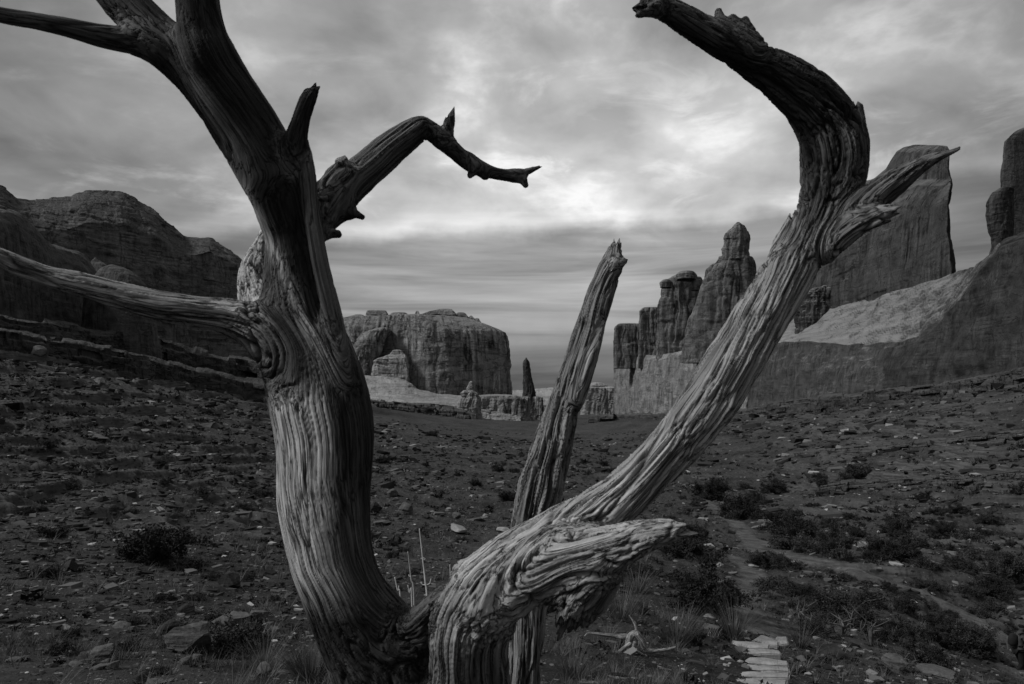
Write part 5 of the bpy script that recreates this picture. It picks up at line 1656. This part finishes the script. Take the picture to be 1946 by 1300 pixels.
# ---- hiker walking on the lower trail
def hiker():
    Y = 21.5
    u = Y / F
    px0 = 1936
    x0 = (px0 - CX) / F * Y
    zg = gz1(x0, Y)
    top = (HZ - 1186) * u
    H = top - zg
    k = H / 1.75 if 1.2 < H < 2.4 else 1.0
    k = 1.0
    base_ = top - 1.75
    t = empty("person", (x0, Y, base_))
    tag(t, "hiker in light shirt with dark backpack walking at the edge of the photo", 'person')
    def skin(name, V, E, Rr, mat, lvl=2):
        me = bpy.data.meshes.new(name)
        me.from_pydata(V, E, [])
        o = bpy.data.objects.new(name, me); COL.objects.link(o)
        md = o.modifiers.new("s", 'SKIN')
        md.use_smooth_shade = True
        for i, r_ in enumerate(Rr): me.skin_vertices[0].data[i].radius = (r_, r_ * 0.9) if not isinstance(r_, tuple) else r_
        me.skin_vertices[0].data[0].use_root = True
        md2 = o.modifiers.new("d", 'SUBSURF'); md2.levels = lvl; md2.render_levels = lvl
        dg = bpy.context.evaluated_depsgraph_get()
        m2 = bpy.data.meshes.new_from_object(o.evaluated_get(dg))
        bpy.data.objects.remove(o)
        m2.materials.clear(); m2.materials.append(mat)
        for p in m2.polygons: p.use_smooth = True
        m2.name = name
        q = bpy.data.objects.new(name, m2); COL.objects.link(q); q.parent = t
        return q
    skinm = plain_mat("skin", 0.035, 0.05, 5)
    shirt = plain_mat("light_shirt", 0.045, 0.075, 6)
    dark = plain_mat("dark_cloth", 0.008, 0.016, 6)
    hair = plain_mat("dark_hair", 0.006, 0.012, 30)
    # x is the walking direction; pelvis first
    V = [(0, 0, 0.95), (0.01, 0, 1.12), (0.03, 0, 1.30), (0.05, 0, 1.43), (0.075, 0, 1.52), (0.10, 0, 1.60), (0.105, 0, 1.70),
         (0.0, 0.10, 0.90), (0.16, 0.10, 0.52), (0.20, 0.10, 0.09), (0.30, 0.11, 0.04),
         (0.0, -0.10, 0.90), (0.02, -0.10, 0.50), (-0.26, -0.10, 0.14), (-0.20, -0.10, 0.04),
         (0.05, 0.18, 1.40), (-0.04, 0.23, 1.14), (0.12, 0.23, 0.93), (0.15, 0.23, 0.86),
         (0.05, -0.18, 1.40), (0.10, -0.23, 1.13), (0.32, -0.20, 1.02), (0.39, -0.19, 1.01)]
    E = [(0, 1), (1, 2), (2, 3), (3, 4), (4, 5), (5, 6), (0, 7), (7, 8), (8, 9), (9, 10), (0, 11), (11, 12), (12, 13), (13, 14), (3, 15), (15, 16), (16, 17), (17, 18), (3, 19), (19, 20), (20, 21), (21, 22)]
    Rr = [0.14, 0.125, 0.145, 0.12, 0.058, 0.095, 0.075, 0.092, 0.066, 0.042, 0.032, 0.092, 0.066, 0.042, 0.032, 0.058, 0.044, 0.030, 0.026, 0.058, 0.044, 0.030, 0.026]
    skin("body", V, E, Rr, skinm)
    skin("shirt", [(0.0, 0, 1.0), (0.01, 0, 1.12), (0.03, 0, 1.30), (0.05, 0, 1.42), (0.05, 0.18, 1.40), (0.0, 0.21, 1.25), (0.05, -0.18, 1.40), (0.075, -0.21, 1.26)],
         [(0, 1), (1, 2), (2, 3), (3, 4), (4, 5), (3, 6), (6, 7)], [0.155, 0.142, 0.162, 0.134, 0.074, 0.064, 0.074, 0.064], shirt)
    skin("trousers", [(0, 0, 0.97), (0.0, 0.10, 0.90), (0.16, 0.10, 0.52), (0.195, 0.10, 0.12), (0.0, -0.10, 0.90), (0.02, -0.10, 0.50), (-0.245, -0.10, 0.16)],
         [(0, 1), (1, 2), (2, 3), (0, 4), (4, 5), (5, 6)], [0.15, 0.108, 0.082, 0.062, 0.108, 0.082, 0.062], dark)
    skin("shoe", [(0.17, 0.10, 0.05), (0.24, 0.105, 0.04), (0.33, 0.11, 0.035)], [(0, 1), (1, 2)], [0.05, 0.05, 0.038], dark, 1)
    skin("shoe", [(-0.28, -0.10, 0.10), (-0.23, -0.10, 0.05), (-0.17, -0.10, 0.035)], [(0, 1), (1, 2)], [0.048, 0.05, 0.038], dark, 1)
    skin("hair", [(0.085, 0, 1.64), (0.085, 0, 1.70), (0.09, 0, 1.735)], [(0, 1), (1, 2)], [0.098, 0.102, 0.07], hair)
    for sy in (-1, 1):
        skin("hand", [(0.15 if sy > 0 else 0.39, 0.23 if sy > 0 else -0.19, 0.86 if sy > 0 else 1.01)] + [((0.15 if sy > 0 else 0.39) + 0.02 + 0.005 * i + (0.05 if sy < 0 else 0.0), (0.23 if sy > 0 else -0.19) + 0.018 * (i - 1.5), (0.80 if sy > 0 else 0.99) - 0.006 * abs(i - 1.5)) for i in range(4)]
             + [((0.19 if sy > 0 else 0.42), (0.20 if sy > 0 else -0.15), (0.83 if sy > 0 else 1.03))], [(0, i) for i in range(1, 6)], [0.026, 0.009, 0.009, 0.009, 0.008, 0.010], skinm, 1)
    bp = skin("backpack", [(-0.17, 0, 1.06), (-0.19, 0, 1.20), (-0.17, 0, 1.36), (-0.12, 0, 1.46)], [(0, 1), (1, 2), (2, 3)], [(0.10, 0.15), (0.125, 0.165), (0.115, 0.15), (0.07, 0.11)], dark)
    for sy in (-1, 1):
        skin("strap", [(-0.10, 0.10 * sy, 1.46), (0.04, 0.11 * sy, 1.51), (0.17, 0.11 * sy, 1.40), (0.17, 0.12 * sy, 1.24), (0.02, 0.16 * sy, 1.12), (-0.12, 0.12 * sy, 1.10)], [(0, 1), (1, 2), (2, 3), (3, 4), (4, 5)], [0.02] * 6, dark, 1)


hiker()
